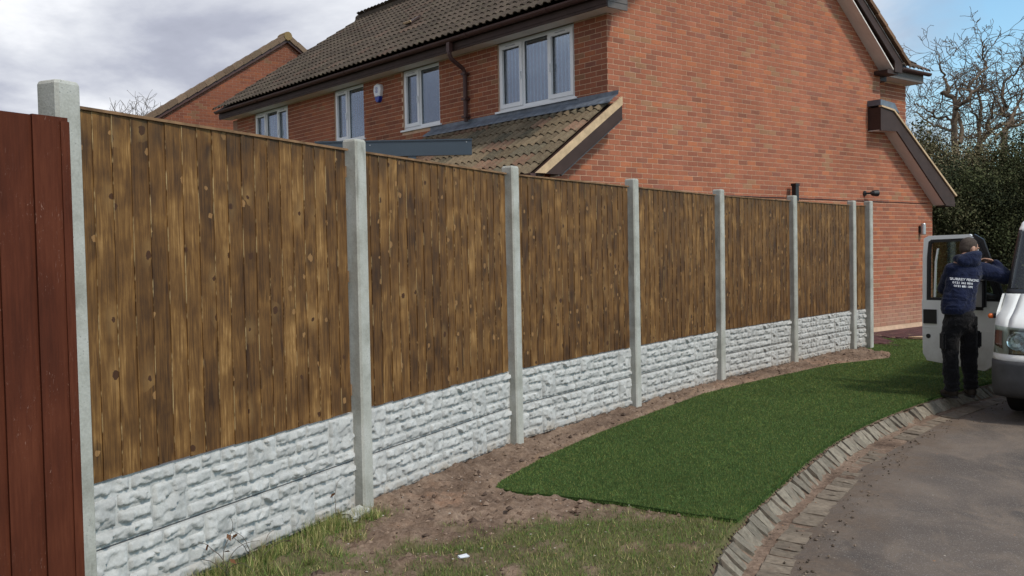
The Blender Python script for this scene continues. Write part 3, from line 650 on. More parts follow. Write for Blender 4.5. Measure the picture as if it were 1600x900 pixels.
for i, (a2, b2) in enumerate(PAN + [((5.315, 15.01), (5.60, 15.22))]):
    a2 = Vector(a2); b2 = Vector(b2); ang = dirang(a2, b2); d = (b2 - a2).normalized(); L = (b2 - a2).length
    a2 = a2 - d * (.05 if i else .03); L = L + (.05 if i else .03)
    z_ = FZB
    mw = T(a2.x, a2.y, z_, ang); f_ = MB()
    for rz in (.10, PH * .5, PH - .16): f_.box((-.02, .008, rz), (L + .02, .045, rz + .07))
    f_.box((-.03, -.002, PH + .001), (-.028, .0, PH + .002))
    panel = ob('fence_panel', f_.mesh(), 'rail_wood', fence, mw)
    n = max(2, round(L / .1085)); p = (L - .012) / n
    for k in range(n):
        m = mw @ Matrix.Translation((k * p, 0, random.uniform(-.003, .003))) @ Matrix.Rotation(random.uniform(-.0016, .0016), 4, 'Y')
        if k == n - 1: m = m @ Matrix.Diagonal((.86, 1, 1, 1))
        ob('board', random.choice(bms), 'wood', panel, m)
    c_ = MB(); c_.box((-.01, -.019, PH + .001), (L + .005, .046, PH + .014)); ob('capping_strip', c_.mesh(), 'rail_wood', panel, mw)
    full = i < 5
    if i < 6:
        gboard(a2, b2, ang, FZB - BH, 0 if i != 0 else 1, i == 2 or i == 0, full); gboard(a2, b2, ang, FZB - 2 * BH, 0 if i not in (0,) else 0, i == 2, full)
    else:
        gboard(a2, b2, ang, FZB - BH, 1, False, False, .25); gboard(a2, b2, ang, FZB - 2 * BH, 0, False, False, .25)

# ------------------------------------------------------------------ old red fence panel at the left edge
rd_ang = math.atan2(.25, .17); re = Vector((-1.785, 3.90)); rdir = Vector((cos(rd_ang), sin(rd_ang))); rs = re - rdir * 2.0
red = empty('old_fence_panel', T(rs.x, rs.y, 0, rd_ang), 'old red brown stained fence panel in front of the leftmost concrete post', 'fence')
def rboard(w, j):
    b = MB(); 
    h_ = 2.2 + random.uniform(-.006, .006); b.prism([(0, -.034), (w, -.015), (w, -.004), (0, -.0155)], 0, h_, lambda a, c, h: (a, c, h)); return b.mesh()
x = 0; ws = []
while x < 1.86: ws.append(.15); x += .142
x0 = 2.0 - .142 * len(ws) - .02
for k in range(len(ws)):
    m = W[red] @ Matrix.Translation((x0 + k * .142, 0, -.02)) @ Matrix.Rotation(-.04, 4, 'Z'); ob('board', rboard(.153, k), 'redwood', red, m)
b = MB(); b.box((1.955, -.030, -.02), (1.992, .02, 2.165)); ob('end_batten', b.mesh(), 'redwood', red)
b = MB()
for rz in (.25, 1.1, 1.9): b.box((0, .012, rz), (1.95, .05, rz + .08))
ob('rail', b.mesh(), 'redwood', red)

# ------------------------------------------------------------------ the brick house (local x = along the gable, local y = away along the rear wall)
KX, KY, YAW = 1.38624, 13.44391, .69377
MH = T(KX, KY, 0, YAW)
house = empty('brick_house', MH, 'two storey red brick house with white windows and dark tiled roof behind the new fence', 'house')
MF = MH @ Matrix(((0, 1, 0, 0), (-1, 0, 0, 0), (0, 0, 1, 0), (0, 0, 0, 1)))       # rear wall frame: x' towards the near corner, y' inward
BPAL = [((.345, .124, .070), 38), ((.310, .112, .066), 30), ((.270, .098, .062), 13), ((.215, .088, .058), 4), ((.40, .140, .068), 8), ((.25, .104, .074), 3), ((.30, .165, .092), 5)]
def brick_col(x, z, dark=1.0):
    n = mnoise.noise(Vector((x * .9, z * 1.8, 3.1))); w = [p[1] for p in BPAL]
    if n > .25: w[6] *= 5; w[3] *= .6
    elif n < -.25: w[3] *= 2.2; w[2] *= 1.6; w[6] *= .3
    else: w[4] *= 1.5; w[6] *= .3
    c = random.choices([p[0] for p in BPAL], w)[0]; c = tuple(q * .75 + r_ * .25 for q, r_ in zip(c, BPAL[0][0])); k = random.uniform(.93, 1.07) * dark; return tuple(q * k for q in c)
def brick_rects(x0f, x1f, z0, z1, holes=(), half=False):
    out = []; k = 0; z = z0
    while z + .065 <= z1:
        a, b = x0f(z + .03), x1f(z + .03)
        if b - a > .05:
            segs = [(a, b)]
            for hx0, hx1, hz0, hz1 in holes:
                if z + .065 > hz0 and z < hz1:
                    ns_ = []
                    for p, q in segs:
                        if hx1 <= p or hx0 >= q: ns_.append((p, q)); continue
                        if hx0 > p: ns_.append((p, hx0))
                        if hx1 < q: ns_.append((hx1, q))
                    segs = ns_
            off = (0 if k % 2 == 0 else .1125) + (.0 if not half else .1125)
            i = math.floor((a - off) / .225) - 1
            while i * .225 + off < b:
                p, q = i * .225 + off + .006, i * .225 + off + .219; i += 1
                for u, v in segs:
                    pp, qq = max(p, u), min(q, v)
                    if qq - pp > .03: out.append((pp, qq, z))
        z += .075; k += 1
    return out
def one_brick(l): b = MB(); b.box((0, -.0045, 0), (l, .006, .065), skip=('+y',)); return b.mesh()
bcache = {}
def lay(rects, m, parent, single, dark=1.0):
    """single: function giving a rank or None for the bricks built as objects"""
    rk = sorted([(single(r), i) for i, r in enumerate(rects) if single(r) is not None]) if single else []
    return rk
def lay_bricks(rects, m, parent, chosen=(), dark=1.0):
    J = MB(); ch = set(chosen)
    for i, (a, b, z) in enumerate(rects):
        c = brick_col(a, z, dark)
        if i in ch:
            key = round(b - a, 3)
            if key not in bcache: bcache[key] = one_brick(b - a)
            o = ob('brick', bcache[key], 'brick', parent, m @ Matrix.Translation((a, 0, z)), color=c)
        else: J.box((a, -.0045, z), (b, .006, z + .065), col=c, skip=('+y',))
    ob('brick', J.mesh(), 'brick', parent, m, kind='stuff')
# gable
gpoly = [(-1.2, 0), (9.22, 0), (9.22, 2.47), (7.24, 3.86), (7.24, 4.87), (3.85, 7.62), (0, 4.92), (0, 3.50), (-1.2, 2.66)]
b = MB(); b.prism(gpoly, 0, .25, lambda a, c, h: (a, h, c)); gw = ob('wall', b.mesh(), 'mortar', house)
gl_ = lambda z: -1.2 if z < 2.66 else ((z - 3.50) / .70 if z < 3.50 else (-.004 if z < 4.92 else (z - 4.92) / .70))
gr_ = lambda z: 9.22 if z < 2.47 else (9.22 - (z - 2.47) / .702 if z < 3.86 else (7.24 if z < 4.87 else 7.24 - (z - 4.87) / .811))
R_g = brick_rects(lambda z: max(gl_(z), -1.2), gr_, .115, 7.5)
ch = [i for r, i in sorted((a, i) for i, (a, b_, z) in enumerate(R_g) if z > 2.75 - .06 * a and z < 5.25 + .2 * a)[:228]]
lay_bricks(R_g, MH, gw, ch)
# rear wall with window openings; x' = -f
WIN = [(.66, 2.42, 3.86, 4.92, 3), (4.0, 5.14, 3.87, 4.92, 2), (6.48, 7.61, 3.88, 4.92, 2), (9.61, 11.27, 3.90, 4.92, 3)]
b = MB(); xs_ = [-12.2]
for f0, f1, z0, z1, n in sorted(WIN, key=lambda q: -q[1]): xs_ += [-f1, -f0]
xs_.append(-.25)
for i in range(0, len(xs_), 2): b.box((xs_[i], 0, 0), (xs_[i + 1], .14, 4.925))
for f0, f1, z0, z1, n in WIN: b.box((-f1, 0, 0), (-f0, .14, z0 - .035))
b.box((-12.2, .141, 0), (-.25, .27, 5.15))
rw = ob('wall', b.mesh(), 'mortar', house, MF)
holes = [(-f1, -f0, z0 - .035, 5.2) for f0, f1, z0, z1, n in WIN]
R_f = brick_rects(lambda z: -12.2, lambda z: -.0065, .115, 4.92, holes, True)
ch = [i for r, i in sorted((-a, i) for i, (a, b_, z) in enumerate(R_f) if z > 3.80)[:70]]
lay_bricks(R_f, MF, rw, ch, .86)  # darker bricks: the rear wall's shade is put into their colour
# side wall at the far end
b = MB(); b.box((-.0, 12.2, 0), (7.24, 12.45, 4.9)); ob('wall', b.mesh(), 'mortar_far', house)
# windows
def window(f0, f1, z0, z1, n, parent):
    w = f1 - f0; h = z1 - z0; m = MF @ Matrix.Translation((-f1, 0, z0)); fw_ = .055; y0, y1 = .03, .09
    b = MB(); b.box((0, y0, 0), (fw_, y1, h)); b.box((w - fw_, y0, 0), (w, y1, h)); b.box((fw_, y0, 0), (w - fw_, y1, fw_)); b.box((fw_, y0, h - fw_), (w - fw_, y1, h))
    xs = [fw_]; 
    if n == 3: cuts = [w * .335, w * .665]
    else: cuts = [w * .45]
    for c in cuts: b.box((c - .026, y0, fw_), (c + .026, y1, h - fw_)); xs += [c - .026, c + .026]
    xs.append(w - fw_); fr = ob('window', b.mesh(), 'pvc', parent, m)
    opens = {3: (0, 2), 2: (0,)}[n]
    for k in range(n):
        a, c = xs[2 * k], xs[2 * k + 1]; za, zb = fw_, h - fw_
        if k in opens:
            s_ = .048; q = MB(); e = .012
            q.box((a - e, y0 - .022, za - e), (a + s_, y0 + .02, zb + e)); q.box((c - s_, y0 - .022, za - e), (c + e, y0 + .02, zb + e))
            q.box((a + s_, y0 - .022, za - e), (c - s_, y0 + .02, za + s_)); q.box((a + s_, y0 - .022, zb - s_), (c - s_, y0 + .02, zb + e)); ob('sash', q.mesh(), 'pvc', fr, m)
            if not (n == 3 and k == 1):
                q = MB(); hx = c - .025 if k == 0 else a + .02; q.box((hx, y0 - .045, h * .42), (hx + .016, y0 - .024, h * .42 + .12)); ob('handle', q.mesh(), 'white_plastic', fr, m)
            q = MB(); q.box(((a + c) / 2 - .11, y0 - .028, zb + e - .030), ((a + c) / 2 + .11, y0 - .0225, zb + e - .014)); ob('trickle_vent', q.mesh(), 'steel', fr, m)
            a += s_; c -= s_; za += s_; zb -= s_
        g_ = MB(); g_.box((a, .052, za), (c, .056, zb)); ob('pane', g_.mesh(), 'glass', fr, m)
        ga = MB(); t_ = .007
        for (u0, u1, v0, v1) in ((a, a + t_, za, zb), (c - t_, c, za, zb), (a + t_, c - t_, za, za + t_), (a + t_, c - t_, zb - t_, zb)): ga.box((u0, .046, v0), (u1, .0515, v1))
        ob('gasket', ga.mesh(), 'black', fr, m)
        bl = MB(); x = a; 
        while x < c:
            sl_ = .085; k_ = len(bl.v); xe = min(x + sl_, c); bl.v += [Vector((x, .135, za - .02)), Vector((xe, .075, za - .02)), Vector((xe, .075, zb - (.05 if k % 2 else .0))), Vector((x, .135, zb - (.05 if k % 2 else .0)))]; bl.f.append((k_, k_ + 1, k_ + 2, k_ + 3)); bl.c.append((1, 1, 1)); x += sl_ - .004
        ob('blind', bl.mesh(), 'blind', fr, m)
    q = MB(); q.box((-.05, -.035, -.032), (w + .05, y0 + .03, -.002)); ob('sill', q.mesh(), 'pvc', fr, m)
for q in WIN: window(*q, house)
# rendered lintel strips above windows are hidden by the soffit; soffit, fascia, gutter of the rear eave
OV, G0, FE = -.30, -.30, 12.55
b = MB(); b.box((OV + .02, G0 + .02, 4.928), (-.001, FE - .02, 4.945)); b.box((0, G0 + .02, 4.929), (.10, -.006, 4.946)); ob('soffit', b.mesh(), 'soffit', house)
b = MB(); b.box((OV, G0, 4.918), (OV + .019, FE, 5.10)); b.box((OV - .008, G0 - .002, 4.955), (OV - .0005, FE, 5.04)); ob('fascia_board', b.mesh(), 'fascia', house)
b = MB(); b.box((OV + .02, G0 - .001, 4.906), (.10, G0 + .018, 5.22)); b.box((OV + .0, G0 - .008, 4.99), (.10, G0 - .0015, 4.998)); ob('box_end', b.mesh(), 'greyfascia', house)
def half_gutter(p0, p1, r, name, parent, mat='gutter'):
    b = MB(); d = (Vector(p1) - Vector(p0)).normalized(); sx = Vector((0, 0, 1)).cross(d).normalized(); k = 9
    for P in (p0, p1):
        for rr in (r, r - .008):
            for i in range(k): a = pi * i / (k - 1); b.v.append(Vector(P) + sx * cos(a) * rr - Vector((0, 0, 1)) * sin(a) * rr)
    for i in range(k - 1):
        b.f.append((i, i + 1, 2 * k + i + 1, 2 * k + i)); b.f.append((k + i, 3 * k + i, 3 * k + i + 1, k + i + 1)); b.f.append((i, k + i, k + i + 1, i + 1)); b.f.append((2 * k + i, 2 * k + i + 1, 3 * k + i + 1, 3 * k + i)); b.c += [(1, 1, 1)] * 4
    b.f.append((0, 2 * k, 3 * k, k)); b.f.append((k - 1, 2 * k - 1, 4 * k - 1, 3 * k - 1)); b.c += [(1, 1, 1)] * 2
    # end caps
    for o_ in (0, 2 * k): b.f.append(tuple(o_ + i for i in range(k))); b.c.append((1, 1, 1))
    return ob(name, b.mesh(), mat, parent)
gt = half_gutter((OV - .065, G0 + .0, 5.105), (OV - .065, FE + .02, 5.105), .06, 'gutter', house)
for f_ in np.arange(.8, 12, 1.9):
    b = MB(); 
    for i in range(6):
        a = pi * i / 6; a2 = pi * (i + 1) / 6; cx, cz = OV - .065, 5.105
        k_ = len(b.v)
        for rr in (.061, .067):
            for aa in (a, a2): b.v += [Vector((cx + cos(aa) * rr, f_, cz - sin(aa) * rr)), Vector((cx + cos(aa) * rr, f_ + .05, cz - sin(aa) * rr))]
        b.f += [(k_ + 4, k_ + 5, k_ + 7, k_ + 6), (k_, k_ + 4, k_ + 6, k_ + 2), (k_ + 1, k_ + 3, k_ + 7, k_ + 5)]; b.c += [(1, 1, 1)] * 3
    ob('gutter_bracket', b.mesh(), 'gutter', gt)
b = MB(); b.box((OV - .10, 3.16, 4.90), (OV - .03, 3.24, 5.05)); ob('outlet', b.mesh(), 'gutter', gt)
b = MB(); b.tube([(OV - .065, 3.20, 5.0), (OV - .065, 3.20, 4.86), (OV - .03, 3.20, 4.79), (-.10, 3.20, 4.66), (-.06, 3.20, 4.58), (-.06, 3.20, 4.0), (-.06, 3.20, 3.80)], .036, 10); dp = ob('downpipe', b.mesh(), 'gutter', house)
for z in (4.56, 4.15, 3.86): b = MB(); b.box((-.11, 3.145, z), (-.004, 3.255, z + .035)); ob('pipe_clip', b.mesh(), 'gutter', dp)

# ---- roofs
def tile_mesh(w=.33, L=.40, rise=.030, seg=14, rolls=2):
    b = MB(); th = .016
    def prof(t):
        u = (t * rolls) % 1.0
        return rise * max(0, math.cos((u - .5) * 2 * pi * .72)) ** .8 if abs(u - .5) < .347 else 0
    xs = [w * i / seg for i in range(seg + 1)]; zs = [prof(i / seg) for i in range(seg + 1)]
    for x, z in zip(xs, zs): b.v.append(Vector((x, 0, z + .026)))
    for x, z in zip(xs, zs): b.v.append(Vector((x, L, z + .003)))
    for x, z in zip(xs, zs): b.v.append(Vector((x, .004, z + .026 - th)))
    n = seg + 1
    for i in range(seg): b.f.append((i, i + 1, n + i + 1, n + i)); b.f.append((2 * n + i, 2 * n + i + 1, i + 1, i)); b.c += [(1, 1, 1)] * 2
    b.f += [(0, n, 2 * n), (seg, 2 * n + seg, n + seg)]; b.c += [(1, 1, 1)] * 2
    return b
tileB = tile_mesh(); tile_me = tileB.mesh('roof_tile', False)
tileL = tile_mesh(.31, .33, .042, 14); tileL_me = tileL.mesh('roof_tile', False)
def tile_frame(origin, up_, wd):
    up_ = Vector(up_).normalized(); wd = Vector(wd).normalized(); n_ = wd.cross(up_)
    return Matrix(((wd.x, up_.x, n_.x, origin[0]), (wd.y, up_.y, n_.y, origin[1]), (wd.z, up_.z, n_.z, origin[2]), (0, 0, 0, 1)))
def tile_plane(name, TB, tme, w, gauge, ncol, nrow, frame, parent, mat, colfn, chosen=lambda c, r: False, cut=None):
    J = MB()
    for r in range(nrow):
        for c in range(ncol):
            if cut and not cut(c, r): continue
            m = frame @ Matrix.Translation((c * w, r * gauge, 0)) @ Matrix.Rotation(random.uniform(-.006, .006), 4, 'X') @ Matrix.Rotation(random.uniform(-.006, .006), 4, 'Z')
            col = colfn(c, r)
            if chosen(c, r): ob(name, tme, mat, parent, W[parent] @ m, color=col)
            else:
                k = len(J.v); J.v += [m @ v for v in TB.v]; J.f += [tuple(k + i for i in f) for f in TB.f]; J.c += [col] * len(TB.f)
    if J.v: ob(name, J.mesh(), mat, parent, W[parent], kind='stuff')
SL, SR, RS, RZ_ = .665, .712, 3.68, 7.87
e0 = -.44; ez = 5.13
b = MB()   # deck
b.prism([(e0 + .05, ez - .02), (RS, RZ_ - .07), (7.6, RZ_ - .07 - (7.6 - RS) * SR), (7.6, RZ_ - .17 - (7.6 - RS) * SR), (RS, RZ_ - .17), (e0 + .05, ez - .07)], G0 + .03, FE - .02, lambda a, c, h: (a, h, c))
roof = ob('roof', b.mesh(), 'fascia', house)
a_ = math.atan(SL); nrow = int((RS - e0) / cos(a_) / .335) + 1; ncol = int((FE - G0 + .04) / .33) + 1
def mcol(c, r): k = random.uniform(.72, 1.28); return (.070 * k, .053 * k, .040 * k) if random.random() > .12 else (.085 * k, .056 * k, .042 * k)
fr_ = tile_frame((e0, FE + .02, ez), (cos(a_), 0, sin(a_)), (0, -1, 0))
def vis(c, r):   # the tiles of the rear slope that show largest in the picture
    f_ = FE - c * .33; return r < 6 and f_ > .8 and (r < 5 or f_ > 3) or (r < 12 and 4.2 < f_ < 5.5)
tile_plane('roof_tile', tileB, tile_me, .33, .335, ncol, nrow, fr_, roof, 'tile_main', mcol, lambda c, r: (FE - c * .33 > -1 and r < 6 and FE - c * .33 < 11.2))
b_ = math.atan(SR); nr2 = int((7.66 - RS) / cos(b_) / .335) + 1
fr2 = tile_frame((7.66, G0 - .02, RZ_ - (7.66 - RS) * SR), (-cos(b_), 0, sin(b_)), (0, 1, 0))
def vcol(c, r): k = random.uniform(.75, 1.25); return (.16 * k, .085 * k, .05 * k) if c == 0 else mcol(c, r)
tile_plane('roof_tile', tileB, tile_me, .33, .335, 39, nr2, fr2, roof, 'tile_main', vcol)
b = MB(); y = G0 - .05
while y < FE: b.tube([(RS, y, RZ_ - .0), (RS, y + .44, RZ_ - .0)], .12, 10, col=(.075, .058, .044)); y += .45
ob('ridge_tile', b.mesh(), 'tile_main', roof, kind='stuff')
b = MB(); b.box((-.10, 0, 0), (.10, .30, .035), m=fr_ @ Matrix.Translation((FE - 6.35, 1.75, .055))); ob('vent_tile', b.mesh(colattr=True), 'fascia', roof, MH)
b = MB(); b.box((-.13, -.02, .03), (.13, .0, .065), m=fr_ @ Matrix.Translation((FE - 6.35, 1.75, .055))); ob('vent_tile', b.mesh(colattr=True), 'cream', roof, MH)
# gable verge: barge boards and soffits
def bargeline(s): return 4.87 + (7.24 - s) * .811
b = MB(); b.prism([(7.24, 4.84), (7.50, 4.84), (7.50, 5.06), (RS, RZ_ - .10), (RS, RZ_ - .26), (7.24, 5.03)], G0 + .0, G0 + .025, lambda a, c, h: (a, h, c)); ob('barge_board', b.mesh(), 'fascia', house)
b = MB(); b.prism([(7.36, 5.135), (7.62, 4.97), (RS, RZ_ - .075), (RS, RZ_ - .11)], G0 - .012, G0 - .001, lambda a, c, h: (a, h, c)); ob('verge_strip', b.mesh(), 'greyfascia', house)
ang_ = math.atan(SR)
for k in range(15):
    b = MB(); b.box((-.36, -.05, -.035), (0, .02, .035)); d_ = k * .335; t = random.uniform(.75, 1.25)
    ob('verge_tile', b.mesh(), 'tile_main', roof, W[house] @ Matrix.Translation((7.70 - d_ * cos(ang_), G0 - .01, RZ_ - (7.70 - RS) * SR + .02 + d_ * sin(ang_))) @ Matrix.Rotation(ang_ - .05, 4, 'Y'), color=(.17 * t, .10 * t, .062 * t))
b = MB(); b.prism([(7.2395, 4.872), (7.2395, 4.90), (RS, 7.64), (RS, 7.612)], G0 + .0255, -.0055, lambda a, c, h: (a, h, c)); ob('soffit', b.mesh(), 'soffit', house)
b = MB(); b.box((7.02, G0 + .026, 4.80), (7.40, -.006, 4.868)); b.box((7.2405, -.0055, 4.72), (7.47, .495, 4.985)); ob('box_end', b.mesh(), 'fascia', house)
b = MB(); b.prism([(RS, RZ_ - .12), (RS, RZ_ - .32), (0.1, 4.99), (OV + .02, 4.92), (OV + .02, 5.10)], G0 + .0, G0 + .0175, lambda a, c, h: (a, h, c)) ; 
b2_ = MB(); b2_.prism([(RS, RZ_ - .12), (RS, RZ_ - .34), (.11, 5.22), (.11, 5.36)], G0 + .001, G0 + .024, lambda a, c, h: (a, h, c)); ob('barge_board', b2_.mesh(), 'fascia', house)

# ---- wing on the far side (only its flank shows)
b = MB(); b.box((7.25, .5, 0), (9.13, 6.0, 4.93)); wg = ob('wall', b.mesh(), 'mortar', house)
Rw = [r for r in brick_rects(lambda z: 7.25, lambda z: 9.135, 2.4, 4.92)]
lay_bricks(Rw, MH @ Matrix.Translation((0, .5, 0)), wg, (), .8)  # wing flank lies in shade, painted in as darker brick colour
b = MB(); b.box((7.26, .21, 4.90), (9.30, .23, 5.09)); b.box((9.28, .2305, 4.90), (9.30, 6.0, 5.09)); ob('fascia_board', b.mesh(), 'greyfascia', house)
b = MB(); b.box((7.26, .231, 4.903), (9.279, .499, 4.92)); b.box((9.131, .5, 4.904), (9.279, 6, 4.921)); ob('soffit', b.mesh(), 'soffit', house)
half_gutter((7.62, .15, 5.10), (9.42, .15, 5.10), .058, 'gutter', house)
b = MB(); b.prism([(.25, 5.09), (3.4, 7.1), (6.2, 5.3), (6.2, 5.2), (.25, 5.0)], 7.6, 9.30, lambda a, c, h: (h, a, c)); wr = ob('roof', b.mesh(), 'fascia', house)
c_ = math.atan(.64)
tile_plane('roof_tile', tileB, tile_me, .33, .335, 6, 11, tile_frame((7.42, .12, 5.12), (0, cos(c_), sin(c_)), (1, 0, 0)), wr, 'tile_main', mcol)

# ---- rear lean-to roof (left of the corner)
PL = .70; pa = math.atan(PL)
b = MB(); b.prism([(-.002, 3.67), (-.002, 3.58), (-1.5, 2.53), (-1.5, 2.62)], -.17, 4.25, lambda a, c, h: (a, h, c)); lr = ob('roof', b.mesh(), 'fascia', house)
def lcol(c, r):
    k = random.uniform(.75, 1.3); q = random.random(); n = mnoise.noise(Vector((c * .35, r * .8, 9.)))
    if n > .25 or q < .06: return (.165 * k, .100 * k, .068 * k)
    if q > .72: return (.105 * k, .088 * k, .062 * k)
    return (.138 * k, .104 * k, .068 * k)
nc = 15; lf = tile_frame((-1.56, 4.28, 3.70 - 1.56 * PL), (cos(pa), 0, sin(pa)), (0, -1, 0))
tile_plane('roof_tile', tileL, tileL_me, .31, .272, nc, 7, lf, lr, 'tile', lcol, lambda c, r: True, lambda c, r: c * .31 < 4.34)
b = MB(); x0_, w_ = -.21, 4.5; nseg = 60
for i in range(nseg + 1):
    f_ = x0_ + w_ * i / nseg; j = random.uniform(-.006, .006); j2 = random.uniform(-.012, .012)
    b.v += [Vector((-.006, f_, 3.835)), Vector((-.012, f_, 3.775 + j)), Vector((-.10, f_, 3.725 + j)), Vector((-.17 + j2, f_, 3.675 + j + .008 * sin(f_ * 40))), Vector((-.175 + j2, f_, 3.655))]
for i in range(nseg):
    for k in range(4): a = i * 5 + k; b.f.append((a, a + 1, a + 6, a + 5)); b.c.append((1, 1, 1))
ob('flashing', b.mesh(), 'lead', house)
pr = lambda poly, h0, h1, name, mat: ob(name, MB().prism(poly, h0, h1, lambda a, c, h: (a, h, c)).mesh(), mat, house)
pr([(.035, 3.745), (.035, 3.63), (-1.40, 2.635), (-1.56, 2.635)], -.245, -.205, 'verge_board', 'cream')
pr([(.030, 3.628), (.030, 3.44), (-1.13, 2.63), (-1.40, 2.63)], -.238, -.212, 'barge_board', 'fascia')
pr([(.030, 3.436), (.030, 3.426), (-1.13, 2.612), (-1.13, 2.627)], -.246, -.205, 'trim_strip', 'bumper')
pr([(-.002, 3.43), (-.002, 3.415), (-1.13, 2.61), (-1.13, 2.625)], -.2045, -.006, 'soffit', 'soffit')
half_gutter((-1.60, -.22, 2.63), (-1.60, 4.35, 2.63), .055, 'gutter', house)
b = MB(); b.box((-1.50, -.2, 2.52), (-1.48, 4.3, 2.66)); ob('fascia_board', b.mesh(), 'fascia', house)
b = MB(); b.box((-1.2, .26, 0), (-1.0, 4.2, 2.6)); ob('wall', b.mesh(), 'mortar_far', house)

# ---- side lean-to on the right of the gable
pr([(6.80, 4.165), (7.24, 4.12), (9.60, 2.64), (9.66, 2.44), (9.27, 2.42), (7.38, 3.76), (6.80, 3.735)], -.26, -.232, 'barge_board', 'fascia')
pr([(6.79, 4.195), (7.25, 4.155), (9.68, 2.635), (9.66, 2.60), (7.24, 4.122), (6.79, 4.167)], -.285, -.225, 'verge_board', 'cream')
pr([(9.26, 2.425), (7.375, 3.765), (6.81, 3.742), (6.81, 3.755), (7.38, 3.78), (9.26, 2.44)], -.2315, -.006, 'soffit', 'soffit')
pr([(6.80, 4.16), (6.82, 4.16), (6.82, 3.76), (6.80, 3.76)], -.2315, -.006, 'box_end', 'fascia')
pr([(6.78, 4.30), (7.28, 4.27), (7.46, 4.09), (7.25, 4.16), (6.78, 4.198)], -.27, .49, 'flashing', 'lead')
pr([(9.26, 2.41), (9.66, 2.40), (9.66, 2.436), (9.26, 2.416)], -.255, -.006, 'box_end', 'fascia')
b = MB(); b.prism([(7.25, 4.10), (9.68, 2.60), (9.68, 2.52), (7.25, 3.98)], -.22, 5.5, lambda a, c, h: (a, h, c)); l2 = ob('roof', b.mesh(), 'fascia', house)
q_ = math.atan(.62); tile_plane('roof_tile', tileB, tile_me, .33, .335, 17, 8, tile_frame((9.74, -.27, 2.60), (-cos(q_), 0, sin(q_)), (0, 1, 0)), l2, 'tile_main', lcol)
b = MB(); b.box((8.97, .26, 0), (9.22, 5.5, 2.46)); ob('wall', b.mesh(), 'mortar', house)
# movement joint line / cable clipped along the gable
b = MB(); b.tube([(x, -.010, 2.462 + .002 * sin(x * 5)) for x in np.arange(1.0, 9.2, .2)], .006, 5); ob('cable', b.mesh(), 'black', house)

# small fixtures
al = empty('alarm_box', MF @ Matrix.Translation((-5.9, 0, 4.64)), 'white shield shaped alarm box with blue lower tip on the rear wall', 'alarm box')
def shield(poly, y0, y1, inset):
    b = MB(); n = len(poly); cx = sum(p[0] for p in poly) / n; cz = sum(p[1] for p in poly) / n
    for y, k in ((y0, 1), (y1 + .012, 1), (y1, 1 - inset)): b.v += [Vector((cx + (p[0] - cx) * k, y, cz + (p[1] - cz) * k)) for p in poly]
    for q in range(2):
        for i in range(n): j = (i + 1) % n; b.f.append((q * n + i, q * n + j, q * n + n + j, q * n + n + i)); b.c.append((1, 1, 1))
    b.f.append(tuple(2 * n + i for i in range(n))); b.c.append((1, 1, 1)); return b
ob('casing', shield([(-.10, .15), (0, .175), (.10, .15), (.125, .06), (.09, -.06), (-.09, -.06), (-.125, .06)], 0, -.075, .12).mesh(), 'white_plastic', al)
ob('lower_lens', shield([(-.088, -.063), (.088, -.063), (.065, -.125), (.03, -.165), (-.03, -.165), (-.065, -.125)], 0, -.07, .14).mesh(), 'blue_plastic', al)
b = MB(); 
for k in range(5): b.box((-.045 + .008 * (k % 3), -.0795, .095 - k * .022), (.03 + .01 * (k % 2), -.0755, .103 - k * .022))
ob('printed_lines', b.mesh(), 'blue_plastic', al)
fl = empty('security_light', MH @ T(6.66, 0, 2.60), 'small round black spotlight on the gable just above the end fence posts', 'light')
b = MB(); b.tube([(0, 0, 0), (0, -.03, 0)], [.05, .045], 14); ob('back_plate', b.mesh(), 'black', fl)
b = MB(); b.tube([(0, -.03, 0), (.03, -.10, .0), (.05, -.13, 0)], .018, 8); ob('arm', b.mesh(), 'black', fl)
b = MB(); b.tube([(.02, -.12, 0), (.06, -.14, 0), (.14, -.17, .0), (.16, -.178, .0)], [.02, .052, .06, .06], 14); ob('lamp_head', b.mesh(), 'black', fl)
vp = empty('vent_pipe', MH @ T(4.30, -.12, 0), 'square black pipe end rising above the fence against the gable', 'pipe')
b = MB(); b.box((-.045, -.04, 1.2), (.045, .04, 2.66)); b.box((-.055, -.05, 2.66), (.055, .05, 2.70)); ob('pipe', b.mesh(), 'black', vp)
b = MB(); b.box((-.06, .041, 2.1), (.06, .115, 2.13)); ob('bracket', b.mesh(), 'black', vp)
wl = empty('wall_light', MH @ T(8.71, 0, 1.95), 'brushed steel up and down wall light near the right end of the gable', 'light')
b = MB(); b.box((-.05, -.02, -.06), (.05, -.004, .06)); ob('back_plate', b.mesh(), 'black', wl)
b = MB(); b.tube([(0, -.075, -.11), (0, -.075, -.10), (0, -.075, .10), (0, -.075, .11)], [.042, .048, .048, .042], 16); ob('tube', b.mesh(), 'steel', wl)

# canopy with anthracite fascia behind the fence
cA, cB = Vector((-2.52, 12.5)), Vector((-.485, 12.5)); fdv = Vector((-sin(YAW), cos(YAW)))
can = empty('garden_canopy', T(cB.x, cB.y, 0), 'flat dark grey metal canopy between the fence and the rear windows', 'canopy')
b = MB(); b.prism([(cA.x - cB.x, 0), (0, 0), (-.015, .07), (cA.x - cB.x, .07)], 2.905, 3.105, lambda a, c, h: (a, c, h)); b.box((cA.x - cB.x, -.012, 3.095), (.006, .0, 3.112)); ob('fascia_beam', b.mesh(), 'anthracite', can, W[can])
b = MB(); b.prism([(cA.x - cB.x, .071), (-.03, .071), (-.03 + fdv.x * 1.7, fdv.y * 1.7), (cA.x - cB.x + fdv.x * 1.7, fdv.y * 1.7)], 2.99, 3.07, lambda a, c, h: (a, c, h)); ob('roof_panel', b.mesh(), 'anthracite', can, W[can])
